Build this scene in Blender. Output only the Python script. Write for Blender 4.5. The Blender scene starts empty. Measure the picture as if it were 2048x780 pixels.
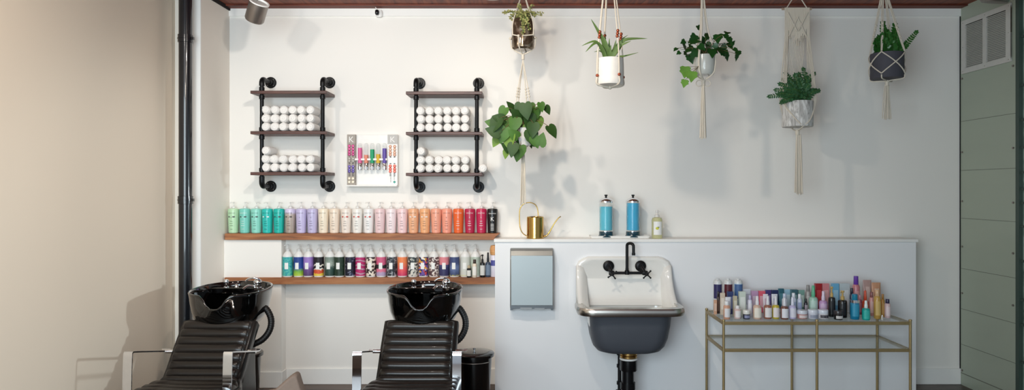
import bpy, bmesh, math, random
from mathutils import Vector, Matrix
random.seed(7)
PI = math.pi
C = bpy.context.scene.collection
F = 1365.0; VX = 1050.0; VY = 378.0; CAMZ = 1.6

def W(px, py, Y):
    return Vector(((px-VX)*Y/F, Y, CAMZ-(py-VY)*Y/F))

# ------------------------------------------------------------------ materials
def srgb(h):
    if isinstance(h, str):
        h = h.lstrip('#'); c = [int(h[i:i+2], 16)/255 for i in (0, 2, 4)]
    else:
        c = list(h)
    return tuple((x/12.92 if x <= .04045 else ((x+.055)/1.055)**2.4) for x in c)+(1.0,)

MATS = {}
def mat(name, col, rough=.5, metal=0, var=.06, scale=30, bump=0, trans=0, ior=1.45, coat=0, stretch=(1, 1, 1), alpha=1, emit=0, spec=None):
    if name in MATS: return MATS[name]
    m = bpy.data.materials.new(name); m.use_nodes = True
    nt = m.node_tree; b = nt.nodes['Principled BSDF']
    c = srgb(col)
    tc = nt.nodes.new('ShaderNodeTexCoord'); mp = nt.nodes.new('ShaderNodeMapping')
    mp.inputs['Scale'].default_value = stretch
    nz = nt.nodes.new('ShaderNodeTexNoise'); nz.inputs['Scale'].default_value = scale; nz.inputs['Detail'].default_value = 3
    nt.links.new(tc.outputs['Object'], mp.inputs[0]); nt.links.new(mp.outputs[0], nz.inputs['Vector'])
    mx = nt.nodes.new('ShaderNodeMix'); mx.data_type = 'RGBA'
    mx.inputs[6].default_value = tuple(max(0, x*(1-var)) for x in c[:3])+(1,)
    mx.inputs[7].default_value = tuple(min(1, x*(1+var)) for x in c[:3])+(1,)
    nt.links.new(nz.outputs['Fac'], mx.inputs[0]); nt.links.new(mx.outputs[2], b.inputs['Base Color'])
    b.inputs['Roughness'].default_value = rough; b.inputs['Metallic'].default_value = metal
    b.inputs['Transmission Weight'].default_value = trans; b.inputs['IOR'].default_value = ior
    b.inputs['Coat Weight'].default_value = coat; b.inputs['Coat Roughness'].default_value = .05
    b.inputs['Alpha'].default_value = alpha
    if spec is not None: b.inputs['Specular IOR Level'].default_value = spec
    if bump:
        bp = nt.nodes.new('ShaderNodeBump'); bp.inputs['Strength'].default_value = bump; bp.inputs['Distance'].default_value = .01
        nt.links.new(nz.outputs['Fac'], bp.inputs['Height']); nt.links.new(bp.outputs[0], b.inputs['Normal'])
    MATS[name] = m
    return m

def ramp_mat(name, stops, kind='noise', scale=20, rough=.5, stretch=(1, 1, 1), detail=4, distort=1.0, const=False, bump=0, coat=0, zmix=None, axis='Z'):
    """procedural pattern; kind noise / wave / voronoi / grad (along object z between zmix)"""
    if name in MATS: return MATS[name]
    m = bpy.data.materials.new(name); m.use_nodes = True
    nt = m.node_tree; b = nt.nodes['Principled BSDF']; N = nt.nodes; L = nt.links
    tc = N.new('ShaderNodeTexCoord'); mp = N.new('ShaderNodeMapping'); mp.inputs['Scale'].default_value = stretch
    L.new(tc.outputs['Object'], mp.inputs[0])
    if kind == 'noise':
        t = N.new('ShaderNodeTexNoise'); t.inputs['Scale'].default_value = scale; t.inputs['Detail'].default_value = detail; t.inputs['Distortion'].default_value = distort
        L.new(mp.outputs[0], t.inputs['Vector']); out = t.outputs['Fac']
    elif kind == 'voronoi':
        t = N.new('ShaderNodeTexVoronoi'); t.inputs['Scale'].default_value = scale
        L.new(mp.outputs[0], t.inputs['Vector']); s = N.new('ShaderNodeSeparateColor'); L.new(t.outputs['Color'], s.inputs[0]); out = s.outputs[0]
    elif kind == 'wave':
        t = N.new('ShaderNodeTexWave'); t.inputs['Scale'].default_value = scale; t.inputs['Distortion'].default_value = distort
        t.inputs['Detail'].default_value = detail; t.bands_direction = axis
        L.new(mp.outputs[0], t.inputs['Vector']); out = t.outputs['Fac']
    else:
        s = N.new('ShaderNodeSeparateXYZ'); L.new(tc.outputs['Object'], s.inputs[0])
        nz = N.new('ShaderNodeTexNoise'); nz.inputs['Scale'].default_value = scale; L.new(tc.outputs['Object'], nz.inputs['Vector'])
        ad = N.new('ShaderNodeMath'); ad.operation = 'MULTIPLY_ADD'; L.new(nz.outputs['Fac'], ad.inputs[0]); ad.inputs[1].default_value = .03*distort
        L.new(s.outputs['Z'], ad.inputs[2])
        mr = N.new('ShaderNodeMapRange'); mr.inputs[1].default_value = zmix[0]+.015*distort; mr.inputs[2].default_value = zmix[1]+.015*distort
        L.new(ad.outputs[0], mr.inputs[0]); out = mr.outputs[0]
    r = N.new('ShaderNodeValToRGB'); cr = r.color_ramp
    if const: cr.interpolation = 'CONSTANT'
    while len(cr.elements) < len(stops): cr.elements.new(.5)
    for e, (p, c) in zip(cr.elements, stops): e.position = p; e.color = srgb(c)
    L.new(out, r.inputs[0]); L.new(r.outputs[0], b.inputs['Base Color'])
    b.inputs['Roughness'].default_value = rough; b.inputs['Coat Weight'].default_value = coat
    if bump:
        bp = N.new('ShaderNodeBump'); bp.inputs['Strength'].default_value = bump; bp.inputs['Distance'].default_value = .004
        L.new(out, bp.inputs['Height']); L.new(bp.outputs[0], b.inputs['Normal'])
    MATS[name] = m
    return m

def wood(name, c1, c2, c3, scale=3, rough=.5, stretch=(1, 12, 12)):
    return ramp_mat(name, [(.25, c1), (.5, c2), (.75, c3)], 'noise', scale, rough, stretch, 6, 1.5, bump=.2)

M = {}
M['wall'] = mat('white_wall_paint', '#F1EEE9', .85, var=.015, scale=1.2, bump=.0)
M['wall_warm'] = mat('warm_wall_paint', '#E9DAC7', .85, var=.02, scale=.8)
M['halfwall'] = mat('half_wall_paint', '#EFF0F2', .6, var=.012, scale=1.5)
M['trim'] = mat('trim_paint', '#F4F3F0', .5, var=.01)
M['panel'] = mat('olive_panel', '#A6AF9F', .28, var=.05, scale=2, stretch=(1, 1, 3))
M['groove'] = mat('panel_groove', '#6F7368', .6)
M['blackpaint'] = mat('black_ceiling', '#14110F', .8)
M['shelfwood'] = wood('rustic_plank', '#724830', '#A0653E', '#BA8456', 2.2, .55, (1, 9, 9))
M['darkwood'] = wood('walnut_board', '#3A2420', '#573832', '#6B463B', 3, .45, (1, 12, 12))
M['pipe'] = mat('black_iron', '#17181A', .38, .6, var=.1, scale=60, bump=.1)
M['drainblack'] = mat('black_pipe_enamel', '#14161B', .22, .0, coat=.6)
M['towel'] = mat('white_terry', '#F6F3F0', .95, var=.05, scale=400, bump=.5)
M['vinyl'] = mat('black_vinyl', '#1B1613', .34, var=.12, scale=14, bump=.12, coat=.15)
M['vinyl_side'] = mat('black_shell', '#1A1817', .25, var=.05)
M['ceramic'] = mat('black_ceramic', '#040404', .06, coat=1)
M['chrome'] = mat('chrome', '#E8E9EC', .07, 1)
M['steel'] = mat('brushed_steel', '#B9BEC2', .28, 1, var=.08, scale=25, stretch=(1, 1, 14))
M['rimsteel'] = mat('polished_steel_guard', '#C8C3BC', .27, 1, var=.1, scale=8)
M['nickel'] = mat('satin_nickel', '#98908A', .38, .85, var=.05)
M['hose'] = mat('black_rubber', '#0F0E0E', .5)
M['binblack'] = mat('gloss_black_bin', '#0C0B0B', .18, coat=.5)
M['brass'] = mat('brushed_brass', '#B5925A', .3, 1, var=.08, scale=30)
M['cartbrass'] = mat('aged_brass', '#AB966C', .38, .6, var=.12, scale=30)
M['gold'] = mat('polished_gold', '#C9A45C', .12, 1)
M['enamel'] = mat('white_enamel', '#F1EFEA', .12, coat=.7, var=.01)
M['sinkgrey'] = mat('slate_enamel', '#4C5058', .45, var=.08, scale=5)
M['matteblack'] = mat('matte_black_metal', '#151619', .4, .4)
M['abs'] = mat('black_abs', '#0D0E11', .25)
M['glass'] = mat('clear_glass', '#F2F8F6', .03, trans=.9, ior=1.3, var=0, alpha=.22)
M['cartglass'] = mat('cart_glass', '#DDEBE6', .04, trans=.8, ior=1.2, var=0, alpha=.3)
M['greenglass'] = mat('green_glass', '#7C9A8C', .08, trans=.45, ior=1.4, var=.05)
M['blueliquid'] = mat('blue_liquid', '#57BBD3', .12, trans=.25, ior=1.3, var=.06, scale=15)
M['rope'] = ramp_mat('cotton_rope', [(.3, '#CFC3B0'), (.7, '#EFE7DA')], 'wave', 120, .9, distort=1, bump=.4)
M['cloth'] = ramp_mat('macrame_weave', [(.2, '#D3CAB9'), (.6, '#ECE5D8')], 'wave', 60, .95, stretch=(1, 1, .4), distort=6, bump=.5, axis='X')
M['white_ceramic'] = mat('white_pot', '#E9E4DD', .5, var=.05)
M['birch'] = ramp_mat('marbled_pot', [(.3, '#8F8B88'), (.5, '#C9C6C2'), (.65, '#E2E0DD')], 'noise', 9, .7, (3, 3, .7), 6, 2.5)
M['darkpot'] = mat('charcoal_pot', '#47464E', .7, var=.08)
M['mercury'] = ramp_mat('mercury_glass', [(.2, '#2A221C'), (.5, '#7A6A58'), (.75, '#E0D8C8')], 'noise', 10, .12, (1, 1, 1), 4, 2)
MATS['mercury_glass'].node_tree.nodes['Principled BSDF'].inputs['Metallic'].default_value = .8
M['soil'] = mat('soil', '#2B211A', .95, bump=.5)
M['wb'] = mat('white_plastic', '#F2F0EC', .35)
M['pumpwhite'] = mat('translucent_pump', '#EDEAE6', .3, trans=.15)
M['pumpgrey'] = mat('clear_grey_pump', '#DCDDDC', .3, trans=.15, alpha=.95)
M['shoulder'] = mat('frosted_shoulder', '#EDEDEB', .3, trans=.08)
M['print'] = mat('dark_print', '#3E3A3C', .5)
M['printred'] = mat('red_print', '#C8372C', .5)
M['printwhite'] = mat('white_print', '#F0EDEA', .5)
M['labelwhite'] = mat('white_label', '#F2F2EF', .5)
M['taupe'] = mat('taupe_card', '#A49B92', .5)
M['greycard'] = mat('grey_card', '#BDBAB6', .5)
M['acrylic'] = mat('clear_acrylic', '#F0F2F2', .05, trans=.8, ior=1.2, alpha=.55, var=0)
M['leaf_dark'] = mat('dark_green_leaf', '#1F4A1E', .35, var=.35, scale=9)
M['leaf_mid'] = mat('philodendron_leaf', '#426A24', .58, var=.35, scale=14)
M['leaf_light'] = mat('light_green_leaf', '#6C9A3A', .4, var=.25, scale=14)
M['leaf_sedum'] = mat('yellow_green_sedum', '#A5A268', .5, var=.35, scale=30)
M['leaf_fern'] = mat('fern_leaf', '#35603A', .5, var=.35, scale=20)
M['leaf_zz'] = mat('glossy_zz_leaf', '#2F6428', .3, var=.3, scale=20)
M['stem'] = mat('brown_stem', '#6B5A3A', .6)
M['stemgreen'] = mat('green_stem', '#5A7A38', .5)
M['copper'] = mat('copper_bead', '#A8553A', .3, .6)
M['beigechair'] = mat('taupe_upholstery', '#7D6B5F', .7, var=.06, scale=60, bump=.15)
M['redwood'] = wood('redwood_ceiling', '#4A2016', '#7B3C26', '#9A5236', 2, .6, (9, 1, 9))
M['beam'] = wood('redwood_beam', '#45180E', '#6B2E1B', '#863F26', 2, .6, (1, 9, 9))

def col(name, h, rough=.4, **k): return mat(name, h, rough, **k)

# ------------------------------------------------------------------ mesh builder
class MB:
    def __init__(s): s.v = []; s.f = []; s.m = []; s.cur = 0
    def mat(s, i): s.cur = i; return s
    def add(s, vs, fs):
        n = len(s.v); s.v += [tuple(v) for v in vs]
        for f in fs: s.f.append([n+i for i in f]); s.m.append(s.cur)
        return s
    def box(s, c, d, rot=None):
        c = Vector(c); hx, hy, hz = d[0]/2, d[1]/2, d[2]/2
        vs = [Vector((x, y, z)) for x in (-hx, hx) for y in (-hy, hy) for z in (-hz, hz)]
        if rot is not None: vs = [rot @ v for v in vs]
        vs = [c+v for v in vs]
        return s.add(vs, [(0, 1, 3, 2), (4, 6, 7, 5), (0, 4, 5, 1), (2, 3, 7, 6), (0, 2, 6, 4), (1, 5, 7, 3)])
    def bb(s, a, b):
        a = Vector(a); b = Vector(b); return s.box((a+b)/2, [abs(x) for x in (b-a)])
    def lathe(s, prof, c=(0, 0, 0), n=24, axis=None, sx=1, sy=1, rx=None):
        c = Vector(c); vs = []; fs = []
        R = Matrix.Identity(3) if axis is None else Vector(axis).to_track_quat('Z', 'Y').to_matrix()
        for (r, z) in prof:
            for k in range(n):
                a = 2*PI*k/n
                vs.append(c+R @ Vector((r*math.cos(a)*sx, r*math.sin(a)*sy, z)))
        for i in range(len(prof)-1):
            for k in range(n):
                k2 = (k+1) % n
                fs.append((i*n+k, i*n+k2, (i+1)*n+k2, (i+1)*n+k))
        if prof[0][0] > 1e-5: fs.append(tuple(range(n))[::-1])
        if prof[-1][0] > 1e-5: fs.append(tuple((len(prof)-1)*n+k for k in range(n)))
        return s.add(vs, fs)
    def cyl(s, a, b, r, n=16, r2=None):
        a = Vector(a); b = Vector(b); d = b-a
        return s.lathe([(r, 0), (r if r2 is None else r2, d.length)], a, n, d)
    def sph(s, c, r, n=14, sx=1, sy=1, sz=1):
        pr = [(max(r*math.sin(PI*i/8), 0), -r*math.cos(PI*i/8)*sz) for i in range(9)]
        return s.lathe(pr, c, n, None, sx, sy)
    def tube(s, pts, r, n=8, taper=None):
        pts = [Vector(p) for p in pts]; m = len(pts); vs = []; fs = []
        ref = None
        for i, p in enumerate(pts):
            t = (pts[min(i+1, m-1)]-pts[max(i-1, 0)]).normalized()
            if ref is None:
                ref = Vector((0, 0, 1)) if abs(t.z) < .9 else Vector((1, 0, 0))
            u = t.cross(ref).normalized(); w = u.cross(t).normalized(); ref = w
            rr = r if taper is None else r*(1+(taper-1)*i/(m-1))
            for k in range(n):
                a = 2*PI*k/n; vs.append(p+u*math.cos(a)*rr+w*math.sin(a)*rr)
        for i in range(m-1):
            for k in range(n):
                k2 = (k+1) % n; fs.append((i*n+k, i*n+k2, (i+1)*n+k2, (i+1)*n+k))
        fs.append(tuple(range(n))[::-1]); fs.append(tuple((m-1)*n+k for k in range(n)))
        return s.add(vs, fs)
    def sweep(s, pts, sec, up=Vector((0, 0, 1)), closed=False):
        """sec: list of (side, up) offsets, closed section"""
        pts = [Vector(p) for p in pts]; m = len(pts); q = len(sec); vs = []; fs = []
        for i, p in enumerate(pts):
            if closed: t = pts[(i+1) % m]-pts[i-1]
            else: t = pts[min(i+1, m-1)]-pts[max(i-1, 0)]
            t.normalize(); sd = t.cross(up).normalized(); u2 = sd.cross(t).normalized()
            for (a, b) in sec: vs.append(p+sd*a+u2*b)
        rng = m if closed else m-1
        for i in range(rng):
            j = (i+1) % m
            for k in range(q):
                k2 = (k+1) % q; fs.append((i*q+k, i*q+k2, j*q+k2, j*q+k))
        if not closed:
            fs.append(tuple(range(q))[::-1]); fs.append(tuple((m-1)*q+k for k in range(q)))
        return s.add(vs, fs)
    def prism(s, poly, fn, d0, d1):
        """poly list of 2D, fn(u,v,d)->3D"""
        n = len(poly)
        vs = [fn(u, v, d0) for u, v in poly]+[fn(u, v, d1) for u, v in poly]
        fs = [tuple(range(n))[::-1], tuple(range(n, 2*n))]+[(i, (i+1) % n, n+(i+1) % n, n+i) for i in range(n)]
        return s.add(vs, fs)
    def rings(s, rings, cap0=True, cap1=True):
        n = len(rings[0]); vs = [v for r in rings for v in r]; fs = []
        for i in range(len(rings)-1):
            for k in range(n):
                k2 = (k+1) % n; fs.append((i*n+k, i*n+k2, (i+1)*n+k2, (i+1)*n+k))
        if cap0: fs.append(tuple(range(n))[::-1])
        if cap1: fs.append(tuple((len(rings)-1)*n+k for k in range(n)))
        return s.add(vs, fs)
    def grid(s, rows):
        n = len(rows[0]); vs = [v for r in rows for v in r]; fs = []
        for i in range(len(rows)-1):
            for k in range(n-1): fs.append((i*n+k, i*n+k+1, (i+1)*n+k+1, (i+1)*n+k))
        return s.add(vs, fs)
    def text(s, st, size, fn, align='CENTER'):
        vs, fs = text_geo(st, size, align)
        return s.add([fn(v[0], v[1]) for v in vs], fs)
    def patch(s, r, a0, a1, z0, z1, n=5, c=(0, 0, 0), sy=1, facing=-PI/2):
        c = Vector(c); vs = []; fs = []
        for i in range(n+1):
            a = facing+a0+(a1-a0)*i/n
            for z in (z0, z1): vs.append(c+Vector((r*math.cos(a), r*math.sin(a)*sy, z)))
        for i in range(n): fs.append((2*i, 2*i+2, 2*i+3, 2*i+1))
        return s.add(vs, fs)
    def build(s, name, mats, parent=None, smooth=True, world=True, bevel=0, subsurf=0, angle=40):
        me = bpy.data.meshes.new(name)
        off = Vector((0, 0, 0))
        if parent is not None and world:
            q = parent
            while q is not None: off += q.location; q = q.parent
        vs = [(v[0]-off.x, v[1]-off.y, v[2]-off.z) for v in s.v]
        me.from_pydata(vs, [], s.f)
        if not isinstance(mats, (list, tuple)): mats = [mats]
        for m in mats: me.materials.append(m)
        for p, i in zip(me.polygons, s.m): p.material_index = min(i, len(mats)-1)
        bm = bmesh.new(); bm.from_mesh(me)
        bmesh.ops.remove_doubles(bm, verts=bm.verts, dist=1e-5)
        bmesh.ops.recalc_face_normals(bm, faces=bm.faces)
        if smooth:
            for f in bm.faces: f.smooth = True
            for e in bm.edges:
                if len(e.link_faces) == 2 and e.calc_face_angle(0) > math.radians(angle): e.smooth = False
        bm.to_mesh(me); bm.free()
        o = bpy.data.objects.new(name, me); C.objects.link(o)
        if parent is not None: o.parent = parent
        if bevel:
            b = o.modifiers.new('bevel', 'BEVEL'); b.width = bevel; b.segments = 2; b.limit_method = 'ANGLE'
        if subsurf:
            b = o.modifiers.new('sub', 'SUBSURF'); b.levels = subsurf; b.render_levels = subsurf
        return o

_tc = {}
def text_geo(st, size, align='CENTER'):
    k = (st, size, align)
    if k in _tc: return _tc[k]
    cu = bpy.data.curves.new('lettering', 'FONT'); cu.body = st; cu.size = size; cu.align_x = align; cu.resolution_u = 2
    o = bpy.data.objects.new('lettering', cu); C.objects.link(o)
    bpy.context.view_layer.update()
    dg = bpy.context.evaluated_depsgraph_get()
    me = bpy.data.meshes.new_from_object(o.evaluated_get(dg))
    vs = [tuple(v.co) for v in me.vertices]; fs = [tuple(p.vertices) for p in me.polygons]
    bpy.data.objects.remove(o); bpy.data.curves.remove(cu); bpy.data.meshes.remove(me)
    _tc[k] = (vs, fs); return _tc[k]

def tag(o, label, cat, group=None):
    o['label'] = label; o['category'] = cat
    if group: o['group'] = group
    return o
def thing(name, label, cat, loc=(0, 0, 0), group=None):
    o = bpy.data.objects.new(name, None); C.objects.link(o); o.location = Vector(loc); o.empty_display_size = .05
    return tag(o, label, cat, group)
def struct(name, mb, m, **k):
    o = mb.build(name, m, None, **k); o['kind'] = 'structure'; return o
def dup(o, parent=None):
    c = o.copy(); C.objects.link(c)
    if parent is not None: c.parent = parent
    for ch in list(o.children): dup(ch, c)
    return c
ORD = ['first', 'second', 'third', 'fourth', 'fifth', 'sixth', 'seventh', 'eighth', 'ninth', 'tenth']
def V(*a): return Vector(a)
def arc(c, r, a0, a1, n, plane='XZ'):
    c = Vector(c); out = []
    for i in range(n+1):
        a = math.radians(a0+(a1-a0)*i/n)
        p = {'XZ': V(math.cos(a)*r, 0, math.sin(a)*r), 'YZ': V(0, math.cos(a)*r, math.sin(a)*r), 'XY': V(math.cos(a)*r, math.sin(a)*r, 0)}[plane]
        out.append(c+p)
    return out
def rrect(a, b, r, z, c=(0, 0), n=6):
    r = min(r, a, b); pts = []
    for (sx, sy, a0) in ((1, 1, 0), (-1, 1, 90), (-1, -1, 180), (1, -1, 270)):
        for i in range(n+1):
            t = math.radians(a0+90*i/n)
            pts.append(V(c[0]+sx*(a-r)+r*math.cos(t), c[1]+sy*(b-r)+r*math.sin(t), z))
    return pts
def smooth_path(pts, n=6):
    pts = [Vector(p) for p in pts]; out = []
    for i in range(len(pts)-1):
        p0 = pts[max(i-1, 0)]; p1 = pts[i]; p2 = pts[i+1]; p3 = pts[min(i+2, len(pts)-1)]
        for k in range(n):
            t = k/n
            out.append(.5*((2*p1)+(p2-p0)*t+(2*p0-5*p1+4*p2-p3)*t*t+(3*p1-p0-3*p2+p3)*t**3))
    out.append(pts[-1]); return out

# ------------------------------------------------------------------ room
YW = 5.6; YH = 5.36; XL = -2.62; XR = 3.57; ZC = 3.09; CX = -2.424
fl = MB().bb((XL-.1, -.3, -.05), (XR+.9, YW+.1, 0))
fm = ramp_mat('dark_plank_floor', [(.2, '#3A2E28'), (.5, '#5E4B40'), (.8, '#76614F')], 'noise', 2.2, .4, (1, 9, 1), 6, 1.2)
nt = fm.node_tree; br = nt.nodes.new('ShaderNodeTexBrick'); tcn = nt.nodes.new('ShaderNodeTexCoord')
br.inputs['Scale'].default_value = 1; br.inputs['Brick Width'].default_value = 1.4; br.inputs['Row Height'].default_value = .16
br.inputs['Mortar Size'].default_value = .004; br.inputs['Color1'].default_value = (1, 1, 1, 1); br.inputs['Color2'].default_value = (.6, .6, .6, 1); br.inputs['Mortar'].default_value = (.1, .1, .1, 1)
nt.links.new(tcn.outputs['Object'], br.inputs['Vector'])
mm = nt.nodes.new('ShaderNodeMix'); mm.data_type = 'RGBA'; mm.blend_type = 'MULTIPLY'; mm.inputs[0].default_value = 1
rr = [n for n in nt.nodes if n.bl_idname == 'ShaderNodeValToRGB'][0]
nt.links.new(rr.outputs[0], mm.inputs[6]); nt.links.new(br.outputs[0], mm.inputs[7]); nt.links.new(mm.outputs[2], nt.nodes['Principled BSDF'].inputs['Base Color'])
struct('floor', fl, fm)
struct('wall_back', MB().bb((CX, YW, 0), (XR, YW+.1, ZC)), M['wall'])
struct('wall_left', MB().bb((XL-.1, -.3, 0), (XL, 5.11, ZC)), M['wall_warm'])
struct('wall_left_chase', MB().bb((XL-.1, 5.11, 0), (CX, YW+.1, ZC)), mat('chase_paint', '#EEE7DD', .85, var=.015, scale=1))
struct('trim_1', MB().bb((-2.483, 5.098, 0), (CX, 5.11, ZC)), M['trim'])
struct('ceiling', MB().bb((XL-.1, -.3, ZC), (XR+.9, YW+.1, ZC+.08)), M['redwood'])
struct('trim_2', MB().bb((CX, YW-.012, ZC-.075), (XR, YW, ZC-.012)), M['trim'])            # flat strip under the ceiling
struct('trim_3', MB().bb((CX-.005, YW-.10, ZC-.012), (XR, YW, ZC-.001)), M['beam'])
struct('trim_4', MB().bb((XL, 5.0, ZC-.03), (CX+.012, YW, ZC-.001)), M['blackpaint'])
# low boxed-out wall under the shelves, left
struct('wall_left_box', MB().bb((CX, 5.5, 0), (-1.963, YW, 1.19)), M['wall'])
# half wall
HX0 = -.2356; HX1 = (1832-VX)*YH/F
struct('wall_half', MB().bb((HX0, YH, 0), (HX1, YW, 1.183)), M['halfwall'])
struct('trim_5', MB().bb((HX0-.008, YH-.012, 1.183), (HX1+.012, YW, 1.207)), M['trim'], bevel=.002)
# baseboards
struct('baseboard_back', MB().bb((-1.963, YW-.014, 0), (HX0, YW, .13)), M['trim'], bevel=.004)
struct('baseboard_box', MB().bb((CX, 5.486, 0), (-1.952, 5.5, .13)).bb((-1.963, 5.5, 0), (-1.952, YW-.014, .13)), M['trim'], bevel=.004)
struct('baseboard_right', MB().bb((HX1, YW-.014, 0), (XR, YW, .13)), M['trim'], bevel=.004)
# right panelled wall
YR0 = F*XR/(2031-VX)
b = MB().bb((XR, YR0, 0), (XR+.1, YW+.1, ZC))
struct('wall_right', b, M['panel'])
b = MB()
for z in (.094, .33, .62, .95, 1.36, 1.75, 2.15):
    b.bb((XR-.002, YR0, z), (XR, YW, z+(.006 if z < .2 else .003)))
struct('trim_6', b, M['groove'])
b = MB().bb((XR-.006, YW-.008, 0), (XR, YW-.002, ZC))
struct('trim_7', b, M['matteblack'])
b = MB()
for z in (.12, .75, 1.13, 1.5, 1.9, 2.5):
    for y in (YW-.03, YR0+.02): b.cyl((XR-.008, y, z), (XR, y, z), .008, 10)
struct('trim_8', b, M['nickel'])
# far right glass
wn = MB().bb((XR+.03, 3.2, 0), (XR+.04, YR0-.03, ZC))
w_ = struct('window_1', wn, ramp_mat('green_glass_blocks', [(.3, '#51665B'), (.5, '#93AA9D'), (.7, '#C6D8CE')], 'noise', 1.5, .12, (1, 4, 3), 3, 1, coat=.6))
b = MB()
for z in (0.03, .35, .62, .8, 1.08, 1.33, 1.5, 1.6, 1.72, 1.9, 2.1, 2.35, 2.7, 3.05):
    b.bb((XR+.01, 3.2, z-.008), (XR+.05, YR0-.03, z+.008))
b.bb((XR+.0, YR0-.035, 0), (XR+.06, YR0, ZC)).bb((XR+.0, YR0-.4, 0), (XR+.06, YR0-.36, ZC))
b.build('window_frame', mat('dark_green_frame', '#3F4F48', .4), w_)
struct('wall_right_outside', MB().bb((XR+.8, 2.5, 0), (XR+.85, YW+.1, ZC)), mat('dark_green_beyond', '#7E958A', .6, var=.5, scale=2))

# vent grille
t = thing('vent_grille', 'white slatted return air vent high on the olive right wall', 'vent', (XR-.006, 5.28, 2.54))
gy0, gy1, gz0, gz1 = 5.0, 5.565, 2.535, 2.965
b = MB(); x0 = XR-.014; x1 = XR-.0022
for (a0, a1, c0, c1) in ((gy0, gy1, gz0, gz0+.04), (gy0, gy1, gz1-.04, gz1), (gy0, gy0+.05, gz0+.04, gz1-.04), (gy1-.05, gy1, gz0+.04, gz1-.04), (5.265, 5.305, gz0+.04, gz1-.04)):
    b.bb((x0, a0, c0), (x1, a1, c1))
b.build('frame', mat('vent_paint', '#C9C8C2', .5), t)
b = MB()
k = 0
for (a0, a1) in ((gy0+.05, 5.265), (5.305, gy1-.05)):
    z = gz0+.046
    while z < gz1-.045:
        b.box((XR-.006, (a0+a1)/2, z), (.012, a1-a0, .003), Matrix.Rotation(math.radians(-35), 3, 'Y')); z += .0135
b.build('slat_bank', mat('vent_paint', '#C9C8C2', .5), t)
MB().bb((XR-.0021, gy0+.01, gz0+.01), (XR-.0005, gy1-.01, gz1-.01)).build('shadow_backing', mat('vent_dark', '#8c8c86', .9), t)
b = MB()
for y in (gy0+.02, 5.28, gy1-.02):
    for z in (gz0+.018, gz1-.018): b.sph((x0, y, z), .003, 8)
for y in (gy0+.02, gy1-.02): b.sph((x0, y, (gz0+gz1)/2), .003, 8)
b.build('screw', M['nickel'], t)

# black drain pipe in the left corner
t = thing('drain_pipe', 'tall black vertical drain pipe in the left wall corner', 'pipe', (-2.487, 5.0, 0))
b = MB().cyl((-2.487, 5.0, 0), (-2.487, 5.0, ZC-.001), .046, 28); b.build('pipe', M['drainblack'], t)
for z in (2.70, 1.52):
    b = MB().lathe([(.046, z-.03), (.052, z-.028), (.052, z-.004), (.055, z-.003), (.055, z+.003), (.052, z+.004), (.052, z+.028), (.046, z+.03)], (-2.487, 5.0, 0), 28)
    b.box((-2.487+.06, 4.985, z), (.016, .02, .02)); b.build('coupling', M['drainblack'], t)

# ceiling lamps -----------------------------------------------------
def track_head(p, axis, label, r=.068, L=.15):
    t = thing('spotlight', label, 'spotlight', p, 'cylinder spotlights under the ceiling')
    ax = Vector(axis).normalized(); p = Vector(p)
    b = MB().lathe([(0, -L/2), (r*.5, -L/2), (r*.9, -L*.46), (r, -L*.38), (r, L/2), (r*.9, L/2+.002), (r*.86, L/2-.02), (0, L/2-.022)], p, 28, ax)
    b.build('lamp_head', M['nickel'], t)
    MB().lathe([(r*.96, L/2-.004), (r*1.04, L/2-.002), (r*1.04, L/2+.006), (r*.88, L/2+.006), (r*.84, L/2-.004)], p, 28, ax).build('rim', M['trim'], t)
    b = MB().cyl(p+V(0, 0, 0), (p.x, p.y, ZC-.03), .008, 10).cyl((p.x, p.y, ZC-.035), (p.x, p.y, ZC-.001), .045, 20)
    b.build('mount', M['nickel'], t)
track_head(W(513, 24, 4.95), (.42, -.40, .8), 'grey cylinder spotlight at the top left above the left pipe shelf')
track_head(W(985, -18, 4.6), (0, -.2, 1), 'cylinder spotlight peeking in at the top edge near the topmost plant', .06, .12)
track_head(W(1992, -12, 4.6), (.1, -.2, 1), 'grey cylinder spotlight at the top right corner beside the vent', .085, .12)

# small camera/sensor
p = W(756, 26, 5.55)
t = thing('security_camera', 'small black oval sensor on a white wall bracket near the ceiling', 'camera', p)
MB().lathe([(0, -.022), (.010, -.02), (.016, -.01), (.016, .012), (.01, .02), (0, .022)], p+V(-.004, -.02, 0), 18).build('camera_body', M['abs'], t)
MB().lathe([(0, -.03), (.02, -.028), (.027, -.012), (.027, .012), (.02, .028), (0, .03)], p+V(.006, .022, 0), 18, None, 1, .7).build('wall_bracket', M['trim'], t)
MB().tube(smooth_path([p+V(-.01, 0, .03), W(749, 12, 5.55), W(742, 6, 5.56), W(738, 0, 5.56), W(738, -12, 5.56)]), .0028, 6).build('cable', M['wb'], t)

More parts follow.
